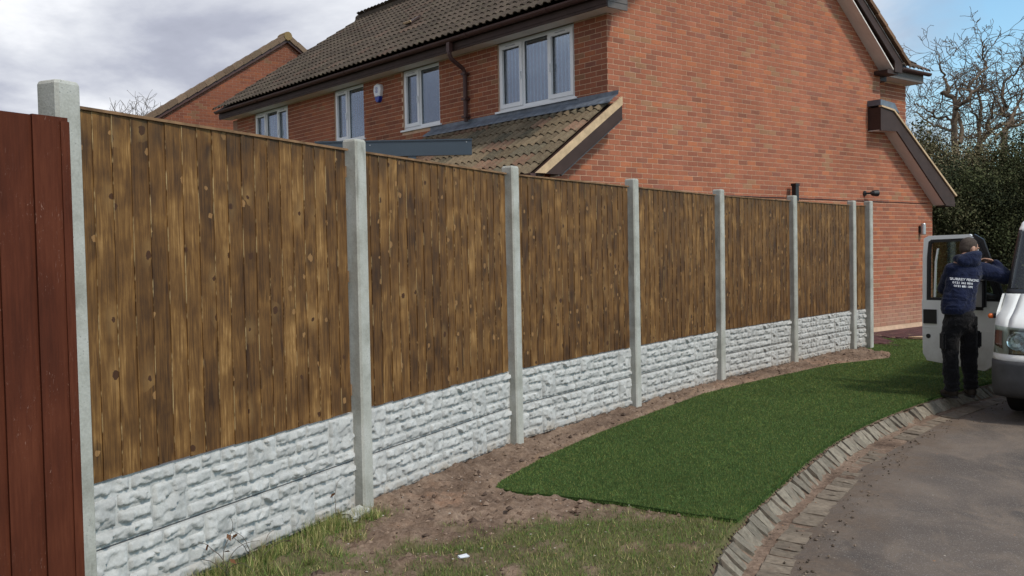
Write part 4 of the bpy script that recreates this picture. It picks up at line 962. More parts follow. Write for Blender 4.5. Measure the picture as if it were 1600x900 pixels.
for px in (-.78, cA.x - cB.x + .1): b = MB(); b.box((px - .05, .01, 0), (px + .05, .069, 2.904)); ob('leg', b.mesh(), 'anthracite', can, W[can])
for px in (-.07, -1.32): b = MB(); b.tube([(px, -.006, 3.07 - (.02 if px < -1 else 0)), (px, .001, 3.07 - (.02 if px < -1 else 0))], .007, 8); ob('bolt', b.mesh(), 'steel', can, W[can])

# ------------------------------------------------------------------ neighbouring house gable
MN = MH @ T(0, 17, 0); nb = empty('neighbour_house', MN, 'neighbouring brick house gable with brown verge tiles beyond the rear roof', 'house')
NS, NZ, NSL = 3.74, 8.12, .655; hl = 4.75
b = MB(); b.prism([(NS - hl, 0), (NS + hl, 0), (NS + hl, NZ - hl * NSL), (NS, NZ), (NS - hl, NZ - hl * NSL)], 0, .25, lambda a, c, h: (a, h, c)); nw = ob('wall', b.mesh(), 'mortar_far', nb)
Rn = brick_rects(lambda z: NS - hl if z < NZ - hl * NSL else NS - (NZ - z) / NSL, lambda z: NS + hl if z < NZ - hl * NSL else NS + (NZ - z) / NSL, 3.4, 8.05)
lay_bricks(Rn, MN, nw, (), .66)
b = MB()
for s_ in (-1, 1): b.prism([(NS, NZ + .10), (NS + s_ * (hl + .4), NZ + .10 - (hl + .4) * NSL), (NS + s_ * (hl + .4), NZ - (hl + .4) * NSL), (NS, NZ)], -.06, .42, lambda a, c, h: (a, h, c))
nr = ob('roof', b.mesh(), 'tile_main', nb)
nr.color = (.12, .08, .055, 1)
b = MB(); b.box((NS - hl, .2505, 0), (NS + hl, 8.0, NZ - hl * NSL - .05)); ob('wall', b.mesh(), 'mortar_far', nb)
an = math.atan(NSL)
for s_ in (-1, 1):
    pr2 = MB(); pr2.prism([(NS, NZ + .03), (NS + s_ * (hl + .35), NZ + .03 - (hl + .35) * NSL), (NS + s_ * (hl + .35), NZ - .07 - (hl + .35) * NSL), (NS, NZ - .07)], -.10, -.061, lambda a, c, h: (a, h, c)); ob('barge_board', pr2.mesh(), 'gutter', nb)
    for k in range(16):
        b = MB(); b.box((0, -.14, .0), (.352, .20, .045)); b.box((0, -.142, -.10), (.352, -.102, .0))
        d_ = k * .335 + .05; m = MN @ Matrix.Translation((NS + s_ * d_ * cos(an), 0, NZ + .14 - d_ * sin(an))) @ Matrix.Rotation((an if s_ > 0 else pi - an), 4, 'Y') 
        if s_ < 0: m = MN @ Matrix.Translation((NS - d_ * cos(an), 0, NZ + .14 - d_ * sin(an))) @ Matrix.Rotation(-an, 4, 'Y') @ Matrix.Translation((-.352, 0, 0))
        m = m @ Matrix.Rotation(.05 * (1 if s_ > 0 else -1), 4, 'Y'); t = random.uniform(.8, 1.2)
        ob('verge_tile', b.mesh(), 'tile_main', nr, m, color=(.17 * t, .115 * t, .078 * t))
b = MB(); b.tube([(NS, -.16, NZ + .10), (NS, .3, NZ + .10)], .13, 10, col=(1, 1, 1)); o = ob('ridge_tile', b.mesh(), 'tile_main', nr, MN, color=(.22, .15, .07))

# driveway pavers at the foot of the gable
def hw(s, f): v = MH @ Vector((s, f, 0)); return (v.x, v.y)
dv = [hw(5.0, -.01), hw(9.22, -.01), hw(9.22, 5), (14, 26), (26, 30), (16, 18), (9.6, 13.9), (7.06, 16.29), (6.40, 16.96)]
b = MB(); b.prism([dv[0], dv[1], dv[2], (12, 24), (26, 30), (18, 18), (9.6, 13.62), (8.06, 15.32), (7.08, 16.31), (6.42, 16.98), hw(5.0, -1.6)], -.02, .012, lambda a, c, h: (a, c, h)); drive = ob('driveway', b.mesh(), 'redbrown', kind='structure')
J = MB(); dpoly = [dv[0], dv[1], (13, 22), (9.7, 13.8), (7.1, 16.35), (6.45, 17.0), hw(5.0, -1.5)]
for i in range(-4, 26):
    for j in range(0, 60):
        s_ = 5.0 + i * .205; f_ = -4.5 + j * .105; x, y = hw(s_ + (.1 if j % 2 else 0), f_)
        if in_poly(np.array([x]), np.array([y]), dpoly)[0]: k = random.uniform(.7, 1.2); J.box((0, 0, 0), (.197, .098, .012), m=T(x, y, .012, YAW), col=(.085 * k, .036 * k, .034 * k), skip=('-z',))
ob('paver', J.mesh(), 'paver', drive, kind='stuff')
sb = MB(); sb.prism([(6.86, 16.62), (7.25, 16.2), (7.95, 15.5), (8.2, 15.9), (7.4, 16.7)], .016, .05, lambda a, c, h: (a, c, h)); prop(ob('paving_slab', sb.mesh(), 'cream'), 'pale buff slab lying at the lawn edge beside the van door', 'slab')

# ------------------------------------------------------------------ trees and shrubs
def grow(J, p, d, r, length, depth, rnd, twist=.5, minr=.006, upb=.1, seg=5):
    """recursive tortuous branch"""
    n = max(3, int(length / (.22 if depth > 2 else .16))); pts = [p.copy()]; rad = [r]; q = p.copy(); dd = d.copy(); kids = []
    for i in range(n):
        dd = (dd + Vector((rnd.gauss(0, 1), rnd.gauss(0, 1), rnd.gauss(0, 1))) * twist * .42 + Vector((0, 0, upb * .3))).normalized()
        q = q + dd * (length / n); t = (i + 1) / n; pts.append(q.copy()); rad.append(max(minr, r * (1 - .52 * t)))
        if depth > 0 and i >= n * .3 and rnd.random() < (.36 if depth > 1 else .55): kids.append((q.copy(), dd.copy(), rad[-1]))
    J.tube(pts, rad, seg if depth > 2 else (4 if depth > 1 else 3), cap=False)
    if depth > 0:
        for (k, kd, kr) in kids + [(q, dd, rad[-1])] * (2 if depth > 1 else 3):
            ax = Vector((rnd.gauss(0, 1), rnd.gauss(0, 1), rnd.gauss(0, 1))).normalized(); nd = (kd + ax * rnd.uniform(.55, 1.0)).normalized()
            grow(J, k, nd, max(minr, kr * rnd.uniform(.5, .72)), length * rnd.uniform(.45, .75), depth - 1, rnd, twist * 1.1, minr, upb)
def bare_tree(x, y, h, seed, label, group, spread=1.0, r0=.2, base=.30, depth=4, mat='bark', limbs=4, twist=.5, cat='tree', minr=.008):
    rnd = random.Random(seed); e = empty('bare_tree', T(x, y, -.1), label, cat, group)
    b = MB(); pts = [Vector((0, 0, 0))]; 
    for i in range(1, 7): pts.append(Vector((rnd.gauss(0, .06) * i * .4, rnd.gauss(0, .06) * i * .4, h * base * i / 6)))
    b.tube(pts, [r0 * (1 - .06 * i) for i in range(7)], 10); ob('trunk', b.mesh(smooth=True), mat, e)
    J = MB()
    for k in range(limbs):
        a = 2 * pi * (k + rnd.uniform(-.3, .3)) / limbs; dd = Vector((cos(a) * spread * .8, sin(a) * spread * .8, rnd.uniform(.6, 1.2))).normalized()
        grow(J, pts[-1] - Vector((0, 0, rnd.uniform(0, .25) * h * base)), dd, r0 * rnd.uniform(.42, .6), h * (1 - base) * rnd.uniform(.5, .62), depth, rnd, twist, minr)
    ob('crown', J.mesh(smooth=True), mat, e); return e
def px(xp, D): return (xp - 800) / 1500 * D
OAK = 'bare oaks behind the shrubs'
def PW(zx, zy, D):
    x, y = 1360 + zx / 4.5, 50 + zy / 4.5; d = fw + rt * ((x - 800) / 1500) + up * ((450 - y) / 1500); return Vector((0, 0, 1.6)) + d * (D / d.y)
def oak(D, trunk, limbs, label, seed, tr=.11):
    rnd = random.Random(seed); g0 = PW(*trunk[0], D); e = empty('bare_tree', T(g0.x, g0.y, -.1), label, 'tree', OAK); O = Vector((g0.x, g0.y, -.1))
    P = [Vector((0, 0, 0)), Vector((.05, 0, (g0 - O).z * .5))] + [PW(x, y, D) - O for x, y in trunk]
    b = MB(); b.tube(P, [tr * 1.25 - tr * .45 * i / (len(P) - 1) for i in range(len(P))], 10); ob('trunk', b.mesh(smooth=True), 'bark', e)
    J = MB()
    for r0, pts in limbs:
        dj = 0; Q = []
        for x, y in pts: Q.append(PW(x, y, D + dj) - O); dj += rnd.uniform(-.35, .35)
        C_ = [Q[0]]
        for i in range(len(Q) - 1):
            p0, p1, p2, p3 = Q[max(i - 1, 0)], Q[i], Q[i + 1], Q[min(i + 2, len(Q) - 1)]
            for k in range(1, 5): t = k / 4; C_.append(.5 * ((2 * p1) + (p2 - p0) * t + (2 * p0 - 5 * p1 + 4 * p2 - p3) * t * t + (3 * p1 - p0 - 3 * p2 + p3) * t ** 3) + Vector((rnd.gauss(0, .025), 0, rnd.gauss(0, .025))))
        n = len(C_); R_ = [max(.016, r0 * .88 * (1 - .74 * i / n)) for i in range(n)]; J.tube(C_, R_, 6, cap=False)
        for i in range(2, n):
            k = 3 if i > n - 3 else (1 if rnd.random() < .45 else 0)
            for _ in range(k):
                dd = (C_[i] - C_[i - 1]).normalized(); ax = Vector((rnd.gauss(0, 1), rnd.gauss(0, .8), rnd.gauss(.3, .8))).normalized()
                grow(J, C_[i], (dd * .5 + ax).normalized(), min(R_[i] * .6, .030), rnd.uniform(.5, 1.1), 2 if (i > n - 3 or rnd.random() < .4) else 1, rnd, .75, .0085, .15)
    ob('crown', J.mesh(smooth=True), 'bark', e)
oak(33, [(600, 860), (590, 760), (590, 640), (600, 540)], [(.11, [(600, 560), (598, 500), (570, 460), (500, 427), (545, 420), (540, 370), (520, 320), (495, 265), (480, 215)]), (.09, [(600, 545), (640, 505), (690, 470), (712, 430), (685, 395), (740, 330), (815, 245), (790, 170), (795, 115)]),
    (.10, [(620, 780), (650, 690), (625, 610), (600, 545)]), (.06, [(590, 660), (530, 600), (470, 605), (420, 560), (370, 530), (300, 500)]), (.05, [(600, 520), (640, 450), (620, 400), (650, 350)]), (.06, [(595, 700), (500, 670), (430, 650), (360, 600), (320, 560)])], 'tallest bare oak with a forked twisting crown right of the house', 5)
oak(35, [(765, 860), (768, 780), (765, 690)], [(.09, [(768, 700), (762, 620), (775, 540), (770, 460), (755, 410), (790, 370), (810, 330)]), (.085, [(735, 830), (790, 750), (830, 690), (820, 640), (850, 590), (855, 530), (872, 480), (868, 430), (820, 405)]), (.07, [(830, 690), (915, 665), (980, 625), (1060, 570), (1130, 560)]),
    (.05, [(765, 620), (720, 560), (700, 500), (720, 440)]), (.05, [(768, 730), (690, 740), (640, 720), (600, 690)])], 'bare oak second from the house, its boughs snaking upward', 11, .09)
oak(33, [(940, 860), (940, 760), (950, 670)], [(.10, [(950, 690), (1000, 620), (940, 570), (962, 530), (930, 470), (935, 380), (962, 330), (1020, 290), (1062, 215)]), (.08, [(960, 660), (1010, 570), (1040, 500), (1070, 420), (1120, 340)]), (.08, [(950, 680), (1040, 650), (1120, 600), (1190, 500)]), (.05, [(940, 570), (905, 520), (890, 470), (900, 420)]),
    (.06, [(945, 700), (890, 720), (850, 700), (820, 660)])], 'bare oak at the right edge of the photo with long curling branches', 23)
bare_tree(px(1455, 38), 38, 6.6, 31, 'low thin bare tree close against the right side of the house', OAK, .8, .12, .3, 4, limbs=4, twist=.5, mat='twig')
bare_tree(px(1535, 42), 42, 7.0, 37, 'fine twiggy bare tree in the gap between the two big oaks', OAK, .9, .12, .3, 4, limbs=5, twist=.5, mat='twig')
bare_tree(px(225, 46), 46, 9.3, 41, 'distant bare tree top showing above the fence left of the neighbouring gable', None, .7, .12, .4, 4, limbs=5, twist=.4, mat='twig')
def shrub(x, y, w, d, h, n, cols_, label, group, seed, leaf=.085, name='evergreen_shrub', cat='shrub', z0=.1):
    r = np.random.default_rng(seed); e = empty(name, T(x, y, -.1), label, cat, group)
    b = MB(); rnd = random.Random(seed)
    for k in range(4):
        a = rnd.uniform(0, 6.28); b.tube([(cos(a) * .1, sin(a) * .1, 0), (cos(a) * .3, sin(a) * .3, h * .4), (cos(a) * w * .25 + rnd.gauss(0, .1), sin(a) * d * .25, h * .75)], [.06, .04, .015], 6)
    ob('trunk', b.mesh(), 'bark', e)
    # leaf clumps on a lumpy shell
    nc_ = 75; th = r.uniform(0, 2 * pi, nc_); ph = np.arccos(r.uniform(-.5, 1, nc_)); rr = r.uniform(.5, 1.04, nc_)
    cx = np.cos(th) * np.sin(ph) * w / 2 * rr; cy = np.sin(th) * np.sin(ph) * d / 2 * rr; cz = h * .45 + np.cos(ph) * h * .55 * rr
    ci = r.integers(0, nc_, n); s_ = r.uniform(.10, .26, nc_)[ci] * (w / 2.2); P = np.stack([cx[ci], cy[ci], cz[ci]], 1) + r.normal(0, 1, (n, 3)) * s_[:, None]; P[:, 2] = np.clip(P[:, 2], z0, None)
    a1 = r.normal(0, 1, (n, 3)); a1 /= np.linalg.norm(a1, axis=1)[:, None]; a2 = r.normal(0, 1, (n, 3)); a2 -= a1 * (a1 * a2).sum(1)[:, None]; a2 /= np.linalg.norm(a2, axis=1)[:, None]
    L = leaf * .72 * r.uniform(.6, 1.3, n)[:, None]; V = np.stack([P - a1 * L * .5, P + a2 * L * .3, P + a1 * L * .5, P - a2 * L * .3], 1).reshape(-1, 3)
    cc = np.array(cols_)[r.integers(0, len(cols_), nc_)[ci]] * r.uniform(.8, 1.2, (n, 1)) * r.uniform(.55, 1.5, nc_)[ci][:, None]; cc = np.repeat(cc, 4, axis=0)
    ob('crown', np_mesh('crown', V, np.arange(4 * n).reshape(n, 4), cc), 'leaf', e)
DG = [(.052, .060, .028), (.066, .072, .034), (.085, .082, .044), (.036, .042, .024)]
OL = [(.17, .145, .085), (.13, .12, .066), (.20, .165, .11), (.095, .092, .052)]
FR, BK = 'dark evergreen hedge shrubs beyond the lawn', 'olive shrubs below the bare oaks'
k = 0
for xp, D, w, h, lab in ((1432, 27, 3.2, 3.5, 'dark evergreen shrub immediately right of the gable corner'), (1490, 26, 3.0, 3.7, 'dark evergreen shrub above the open van door'), (1546, 26, 3.0, 3.35, 'dark evergreen shrub between the man and the van windscreen'),
                      (1600, 26, 3.0, 3.9, 'dark evergreen shrub above the van roof at the right edge'), (1655, 27, 3.2, 3.9, 'dark evergreen shrub furthest right, mostly outside the picture')):
    shrub(px(xp, D), D, w, 2.6, h + .35, 24000, DG, lab, FR, 300 + k, .10); k += 1
for xp, D, w, h, lab in ((1447, 31, 3.0, 4.9, 'olive brown shrub rising behind the side roof of the house'), (1495, 31, 3.0, 4.5, 'olive brown shrub under the tallest bare oak'), (1545, 32, 2.8, 4.0, 'lowest olive shrub in the dip between the oaks'),
                      (1592, 31, 3.2, 5.1, 'tall dense olive green shrub at the right edge behind the van')):
    shrub(px(xp, D), D, w + .3, 2.4, h + .65, 24000, OL if k != 8 else OL[:2] + DG[:2], lab, BK, 300 + k, .12); k += 1
# distant wood seen through the gaps
r_ = np.random.default_rng(5); n = 60000; xx = r_.uniform(8, 46, n); yy = r_.uniform(46, 54, n); hh = 3.6 + 1.4 * fbm(xx, yy * 0, .35, 3); zz_ = r_.random(n) ** .8 * hh - .1
P = np.stack([xx, yy, zz_], 1); a1 = r_.normal(0, 1, (n, 3)) * .16; a2 = r_.normal(0, 1, (n, 3)) * .10
V = np.stack([P - a1, P + a2, P + a1, P - a2], 1).reshape(-1, 3); cc = np.repeat(np.array(DG + OL)[r_.integers(0, 8, n)] * .8, 4, axis=0)
prop(ob('far_wood', np_mesh('far_wood', V, np.arange(4 * n).reshape(n, 4), cc), 'leaf', kind='stuff'), 'dark belt of distant trees closing the view behind the shrubs', 'wood')

# weeds against the first gravel board
def weed(x, y, seed, label, n=3, h=.28):
    rnd = random.Random(seed); e = empty('weed', T(x, y, float(zsoil(x, y)) - .01), label, 'weed', 'dead weed stems by the gravel boards')
    S = MB(); Lf = MB()
    for k in range(n):
        p = Vector((0, 0, 0)); d = Vector((rnd.uniform(-.5, .5), rnd.uniform(-.5, .5), 1)).normalized(); pts = [p.copy()]
        for i in range(9): d = (d + Vector((rnd.gauss(0, .22), rnd.gauss(0, .22), -.10 * i * .3))).normalized(); p = p + d * h / 8; pts.append(p.copy())
        S.tube(pts, [.003 - .00022 * i for i in range(10)], 4)
        if rnd.random() < .75:
            q = rnd.choice(pts[4:]); a = Vector((rnd.gauss(0, 1), rnd.gauss(0, 1), -.6)).normalized(); c = a.orthogonal().normalized(); m_ = len(Lf.v)
            Lf.v += [q, q + a * .02 + c * .013, q + a * .045, q + a * .02 - c * .013 + Vector((0, 0, .006))]; Lf.f += [(m_, m_ + 1, m_ + 2), (m_, m_ + 2, m_ + 3)]; Lf.c += [(.13, .06, .03)] * 2
    ob('stem', S.mesh(), 'twig', e); 
    if Lf.v: ob('leaves', Lf.mesh(), 'litter', e, kind='stuff')
def along(i, t, o): a2 = Vector(PAN[i][0]); d = (Vector(PAN[i][1]) - a2).normalized(); return a2 + d * t + Vector((d.y, -d.x)) * o
p = along(0, .72, .13); weed(p.x, p.y, 3, 'tallest dead weed with a curled brown leaf beside the first gravel board', 5, .30)
p = along(0, .98, .10); weed(p.x, p.y, 8, 'smaller arching dead weed just right of the tallest one', 4, .24)
p = along(0, 1.75, .05); weed(p.x, p.y, 15, 'single thin dead stem leaning on the gravel board by the second post', 2, .26)
# scrap of white rubbish in the foreground, broken concrete by the second post
def chunk(name, x, y, z, sx, sy, sz, seed, mat, label, cat, rz=0, tilt=0):
    r = random.Random(seed); bm = bmesh.new(); bmesh.ops.create_cube(bm, size=1); bmesh.ops.subdivide_edges(bm, edges=bm.edges[:], cuts=2, use_grid_fill=True)
    for v in bm.verts: v.co = Vector((v.co.x * sx, v.co.y * sy, v.co.z * sz)) * (1 - .18 * (v.co.length - .5)) + Vector((r.uniform(-1, 1) * sx, r.uniform(-1, 1) * sy, r.uniform(-1, 1) * sz)) * .08
    me = bpy.data.meshes.new(name); bm.to_mesh(me); bm.free(); at = me.color_attributes.new('col', 'FLOAT_COLOR', 'POINT'); at.data.foreach_set('color', [1.0] * (4 * len(me.vertices)))
    return prop(ob(name, me, mat, None, T(x, y, z, rz) @ Matrix.Rotation(tilt, 4, 'X')), label, cat)
p = along(0, 1.83, .13); chunk('concrete_fragment', p.x, p.y, .045, .20, .09, .05, 4, 'concrete', 'broken flat piece of grey concrete at the foot of the second post', 'rubble', A[0], .25)
chunk('paper_scrap', -.28, 4.95, .035, .055, .028, .008, 6, 'print', 'small crumpled white scrap lying on the rough grass in the foreground', 'litter', .6, .2)

# ------------------------------------------------------------------ white van (u across from its near left edge, v back, z up)
VO = Vector((4.60, 9.32, -.12)); VU = Vector((.79, -.613, 0)).normalized(); VV = Vector((-VU.y, VU.x, 0))
MV = Matrix(((VU.x, VV.x, 0, VO.x), (VU.y, VV.y, 0, VO.y), (0, 0, 1, VO.z), (0, 0, 0, 1)))
van = empty('parked_van', MV, 'white panel van parked at the kerb with its front passenger side door open', 'van')
VW = 1.96
def nose(u, z):
    """front surface: v of the body at width u, height z"""
    prof = [(.24, .10), (.30, .03), (.45, 0), (.60, .02), (.615, .055), (.72, .07), (.93, .125), (1.00, .20), (1.10, .42), (1.22, .68), (1.27, .78), (1.6, .98), (1.88, 1.16), (1.955, 1.28), (2.0, 1.52), (2.03, 2.2)]
    for i in range(len(prof) - 1):
        if z <= prof[i + 1][0]: t = (z - prof[i][0]) / (prof[i + 1][0] - prof[i][0]); v = prof[i][1] * (1 - t) + prof[i + 1][1] * t; break
    else: v = prof[-1][1]
    m = min(u, VW - u); R = .34 if z < 1.1 else max(.12, .34 - (z - 1.1) * 1.3)
    if m < R: k = 1 - m / R; v += R * (1 - sqrt(max(0, 1 - k * k))) * .9
    return v
def inset(z): return 0 if z < 1.05 else (.01 + (z - 1.05) * .07 if z < 1.92 else .075)
us = [0, .01, .025, .05, .08, .12, .17, .23, .30, .38, .5, .7, .98]; us = us + [VW - u for u in us[-2::-1]]
def vanstrip(name, zs, mat, parent=van, push=0, urange=None, thick=0, smooth=True):
    b = MB(); uu = [u for u in us if urange is None or urange[0] - 1e-6 <= u <= urange[1] + 1e-6]
    for z in zs:
        for u in uu:
            k = inset(z); ue = k + (VW - 2 * k) * u / VW; b.v.append(Vector((ue, nose(u, z) - push, z)))
    n = len(uu)
    for j in range(len(zs) - 1):
        for i in range(n - 1): a = j * n + i; b.f.append((a, a + 1, a + n + 1, a + n)); b.c.append((1, 1, 1))
    o = ob(name, b.mesh(smooth=smooth), mat, parent)
    if thick: md = o.modifiers.new('thickness', 'SOLIDIFY'); md.thickness = thick; md.offset = -1
    return o
vanstrip('bumper', [.24, .27, .30, .36, .40, .42, .50, .56, .60], 'bumper', push=.02, thick=.04)
vanstrip('front_panel', [.605, .63, .66], 'van', push=.006, thick=.03)
vanstrip('front_panel', [.655, .70, .78, .86, .90], 'black', push=-.006, urange=(.5, VW - .5), thick=.03)
bon = vanstrip('bonnet', [.895, .93, .96, 1.0, 1.05, 1.10, 1.15, 1.20, 1.225], 'van', push=.004, urange=(.17, VW - .17), thick=.02)
vanstrip('wing', [.655, .72, .80, .88, .93, .96, 1.0, 1.05, 1.10, 1.15, 1.20, 1.225], 'van', urange=(0, .171), thick=.02)
vanstrip('wing', [.655, .72, .80, .88, .93, .96, 1.0, 1.05, 1.10, 1.15, 1.20, 1.225], 'van', urange=(VW - .171, VW), thick=.02)
vanstrip('scuttle', [1.226, 1.24, 1.27], 'black', push=.002, thick=.02)
ws_ = vanstrip('windscreen', [1.275, 1.4, 1.5, 1.6, 1.7, 1.8, 1.87], 'carglass', urange=(.05, VW - .05))
vanstrip('windscreen_surround', [1.271, 1.4, 1.5, 1.6, 1.7, 1.8, 1.88], 'black', push=.002, urange=(0, .055), thick=.04); vanstrip('windscreen_surround', [1.271, 1.4, 1.5, 1.6, 1.7, 1.8, 1.88], 'black', push=.002, urange=(VW - .055, VW), thick=.04)
vanstrip('roof', [1.872, 1.90, 1.93, 1.955, 1.98, 2.0, 2.03], 'van', thick=.03)
# side body: lower wing with wheel arch, rear body behind the door opening
def side(poly, u0, u1, name, mat, parent=van): b = MB(); b.prism(poly, u0, u1, lambda v, z, h: (h, v, z)); return ob(name, b.mesh(), mat, parent)
arch = [(.88 + .37 * cos(a), .33 + .37 * sin(a)) for a in np.linspace(radians(200), radians(-10), 14)]
side([(.36, .60), (.40, .24)] + [(.50, .25)] + [p for p in arch if p[1] > .25] + [(1.27, .30), (1.27, 1.22), (.80, 1.22), (.52, 1.05), (.42, .9)], -.002, .02, 'side_panel', 'van')
side([(2.35, .35), (4.9, .35), (4.9, 1.95), (2.35, 1.95)], .0, .05, 'side_panel', 'van')
b = MB(); b.prism([(0.17, 2.03), (.10, 1.95), (0.05, 1.1), (.05, .4), (1.91, .4), (1.91, 1.1), (1.86, 1.95), (1.79, 2.03)], 2.4, 4.95, lambda u, z, h: (u, h, z)); ob('body', b.mesh(), 'van', van)
b = MB(); b.box((.2, .25, .3), (1.76, 1.2, .85)); b.box((.12, 1.2, .35), (1.84, 2.38, .55)); b.box((.10, 2.30, .5), (1.86, 2.38, 1.9)); b.box((.12, .9, .95), (1.84, 1.2, 1.18)); ob('interior', b.mesh(), 'interior', van)
for u0 in (.22, 1.15):
    b = MB(); b.box((u0, 1.75, .55), (u0 + .5, 2.2, .85)); b.box((u0 + .02, 2.1, .85), (u0 + .48, 2.25, 1.45)); b.box((u0 + .14, 2.12, 1.46), (u0 + .36, 2.22, 1.68)); ob('seat', b.mesh(), 'interior', van)
b = MB(); rr_ = [(cos(a) * .19, sin(a) * .19) for a in np.linspace(0, 2 * pi, 25)]; b.tube([(.52 + x, 1.28 - z * .35, 1.28 + z) for x, z in rr_], .014, 6); ob('steering_wheel', b.mesh(), 'black', van)
b = MB(); b.box((.35, 1.02, 1.29), (.50, 1.05, 1.40)); ob('tax_paper', b.mesh(), 'red_paper' if 'red_paper' in M else 'redwood', van)
# headlamps
def lamp(mir=False):
    zs = [.665, .70, .76, .82, .865, .90]; b = MB(); F_ = lambda u: VW - u if mir else u
    lens_u = [.025, .05, .08, .12, .17, .23, .30, .38, .45, .50]
    for j, z in enumerate(zs):
        for u in lens_u:
            b.v.append(Vector((F_(u), nose(u, z) - .008, z + (.035 * (1 - u / .5) if j == len(zs) - 1 else 0))))
    n = len(lens_u)
    for j in range(len(zs) - 1):
        for i in range(n - 1): a = j * n + i; b.f.append((a, a + 1, a + n + 1, a + n)); b.c.append((1, 1, 1))
    h = ob('headlamp', b.mesh(smooth=True), 'carglass', van)
    bb = MB()
    for j, z in enumerate(zs):
        for u in lens_u: bb.v.append(Vector((F_(u), nose(u, z) + .05, z)))
    for j in range(len(zs) - 1):
        for i in range(n - 1): a = j * n + i; bb.f.append((a, a + 1, a + n + 1, a + n)); bb.c.append((1, 1, 1))
    ob('lamp_bowl', bb.mesh(smooth=True), 'chrome', h)
    rb = MB()
    for (cu, cz, rr) in ((.25, .785, .085), (.40, .775, .075)):
        k0 = len(rb.v); 
        for q, (rad_, dep) in enumerate(((rr, .012), (rr * .7, .035), (rr * .3, .048))):
            for i in range(16): a = 2 * pi * i / 16; rb.v.append(Vector((F_(cu + cos(a) * rad_), nose(cu, cz) + dep - .004, cz + sin(a) * rad_)))
        for q in range(2):
            for i in range(16): a = k0 + q * 16 + i; c = k0 + q * 16 + (i + 1) % 16; rb.f.append((a, c, c + 16, a + 16)); rb.c.append((1, 1, 1))
        rb.f.append(tuple(k0 + 32 + i for i in range(16))); rb.c.append((1, 1, 1))
    ob('reflector', rb.mesh(), 'chrome', h)
    ib = MB(); uu = [.03, .05, .08, .115]
    for z in (.675, .76, .885):
        for u in uu: ib.v.append(Vector((F_(u + (.02 if z < .7 else 0)), nose(u, z) - .0115, z)))
    for j in range(2):
        for i in range(3): a = j * 4 + i; ib.f.append((a, a + 1, a + 5, a + 4)); ib.c.append((1, 1, 1))
    ob('indicator', ib.mesh(), 'lamp_smoke', h)
lamp(); lamp(True)
# side repeater, mirror, wheels
b = MB(); b.tube([(-.004, .62, 1.0), (-.03, .62, 1.0), (-.06, .60, 1.0)], [.030, .026, .022], 10); rp = ob('side_repeater', b.mesh(), 'black', van)
b = MB(); b.tube([(-.058, .601, 1.0), (-.085, .585, 1.0), (-.095, .58, 1.0)], [.026, .024, .010], 10); ob('lens', b.mesh(smooth=True), 'amber', rp)
def wheel(u, v):
    b = MB(); n = 28; prof = [(.0, .20), (.0, .29), (.02, .325), (.06, .335), (.14, .335), (.18, .325), (.20, .29), (.20, .20)]; R_ = [(q, r) for q, r in prof]
    for i in range(n):
        a = 2 * pi * i / n
        for q, r in R_: b.v.append(Vector((u + q, v + cos(a) * r, .335 + sin(a) * r)))
    m = len(R_)
    for i in range(n):
        for j in range(m - 1): a = i * m + j; c = ((i + 1) % n) * m + j; b.f.append((a, c, c + 1, a + 1)); b.c.append((1, 1, 1))
    w_ = ob('wheel', b.mesh(smooth=True), 'rubber', van)
    rm = MB(); rm.tube([(u + .03, v, .335), (u + .05, v, .335), (u + .15, v, .335)], [.07, .20, .20], 20); ob('rim', rm.mesh(), 'steel', w_)
wheel(.06, .88); wheel(VW - .26, .88); wheel(.06, 4.0); wheel(VW - .26, 4.0)
b = MB(); b.box((.75, -.018, .42), (1.21, -.0, .53)); ob('number_plate_backing', b.mesh(), 'black', van)
for s_ in (-1, 1):
    b = MB(); u_ = VW / 2 + s_ * .35; b.tube([(u_ - .3, .81, 1.30), (u_ + .3, .80, 1.31)], .010, 5); b.tube([(u_ - .3, .80, 1.28), (u_, .83, 1.27)], .012, 5); ob('wiper', b.mesh(), 'black', van)
# open door, hinged just behind the wheel arch; local x along the door from hinge to latch, y thickness, z up
hinge = VO + VV * 1.25 + Vector((0, 0, 0)); latch = Vector((4.742, 11.04)); dd_ = (latch - Vector((hinge.x, hinge.y))); DL = dd_.length; da = math.atan2(dd_.y, dd_.x)
MD = T(hinge.x, hinge.y, VO.z, da)
# outer skin faces the camera: for x pointing left in the picture the camera side is +y
def dprism(poly, y0, y1, name, mat, parent): b = MB(); b.prism(poly, y0, y1, lambda a, c, h: (a, h, c)); return ob(name, b.mesh(), mat, parent, MD)
k_ = DL / 1.0
WB, WT = 1.11, 1.79
lower = [(.28, .345), (.95, .42), (1.0, .50), (1.01, WB), (.02, WB), (.0, .62), (.06, .60), (.14, .50), (.20, .40)]
door = dprism([(x * k_, z) for x, z in lower], -.03, .035, 'door', 'van', van)
dprism([(x * k_, z) for x, z in [(1.01, WB + .0005), (1.005, 1.60), (.99, 1.815), (.93, 1.845), (.45, 1.85), (.40, 1.81), (.90, 1.80), (.935, 1.775), (.95, 1.60), (.955, WB + .0005)]], -.02, .02, 'door_frame', 'van', door)
dprism([(x * k_, z) for x, z in [(.45, 1.81), (.40, 1.85), (.30, 1.79), (.06, WB + .02), (.02, WB + .001), (.10, WB + .001), (.34, 1.76)]], -.02, .0195, 'front_frame', 'black', door)
dprism([(x * k_, z) for x, z in [(.954, WB + .001), (.948, 1.60), (.93, 1.77), (.90, 1.797), (.42, 1.803), (.34, 1.755), (.11, WB + .05), (.11, WB + .001), (.16, WB + .03), (.37, 1.74), (.43, 1.775), (.89, 1.768), (.905, 1.755), (.915, 1.60), (.922, WB + .03), (.16, WB + .03), (.11, WB + .001)]], -.012, .030, 'window_seal', 'black', door)
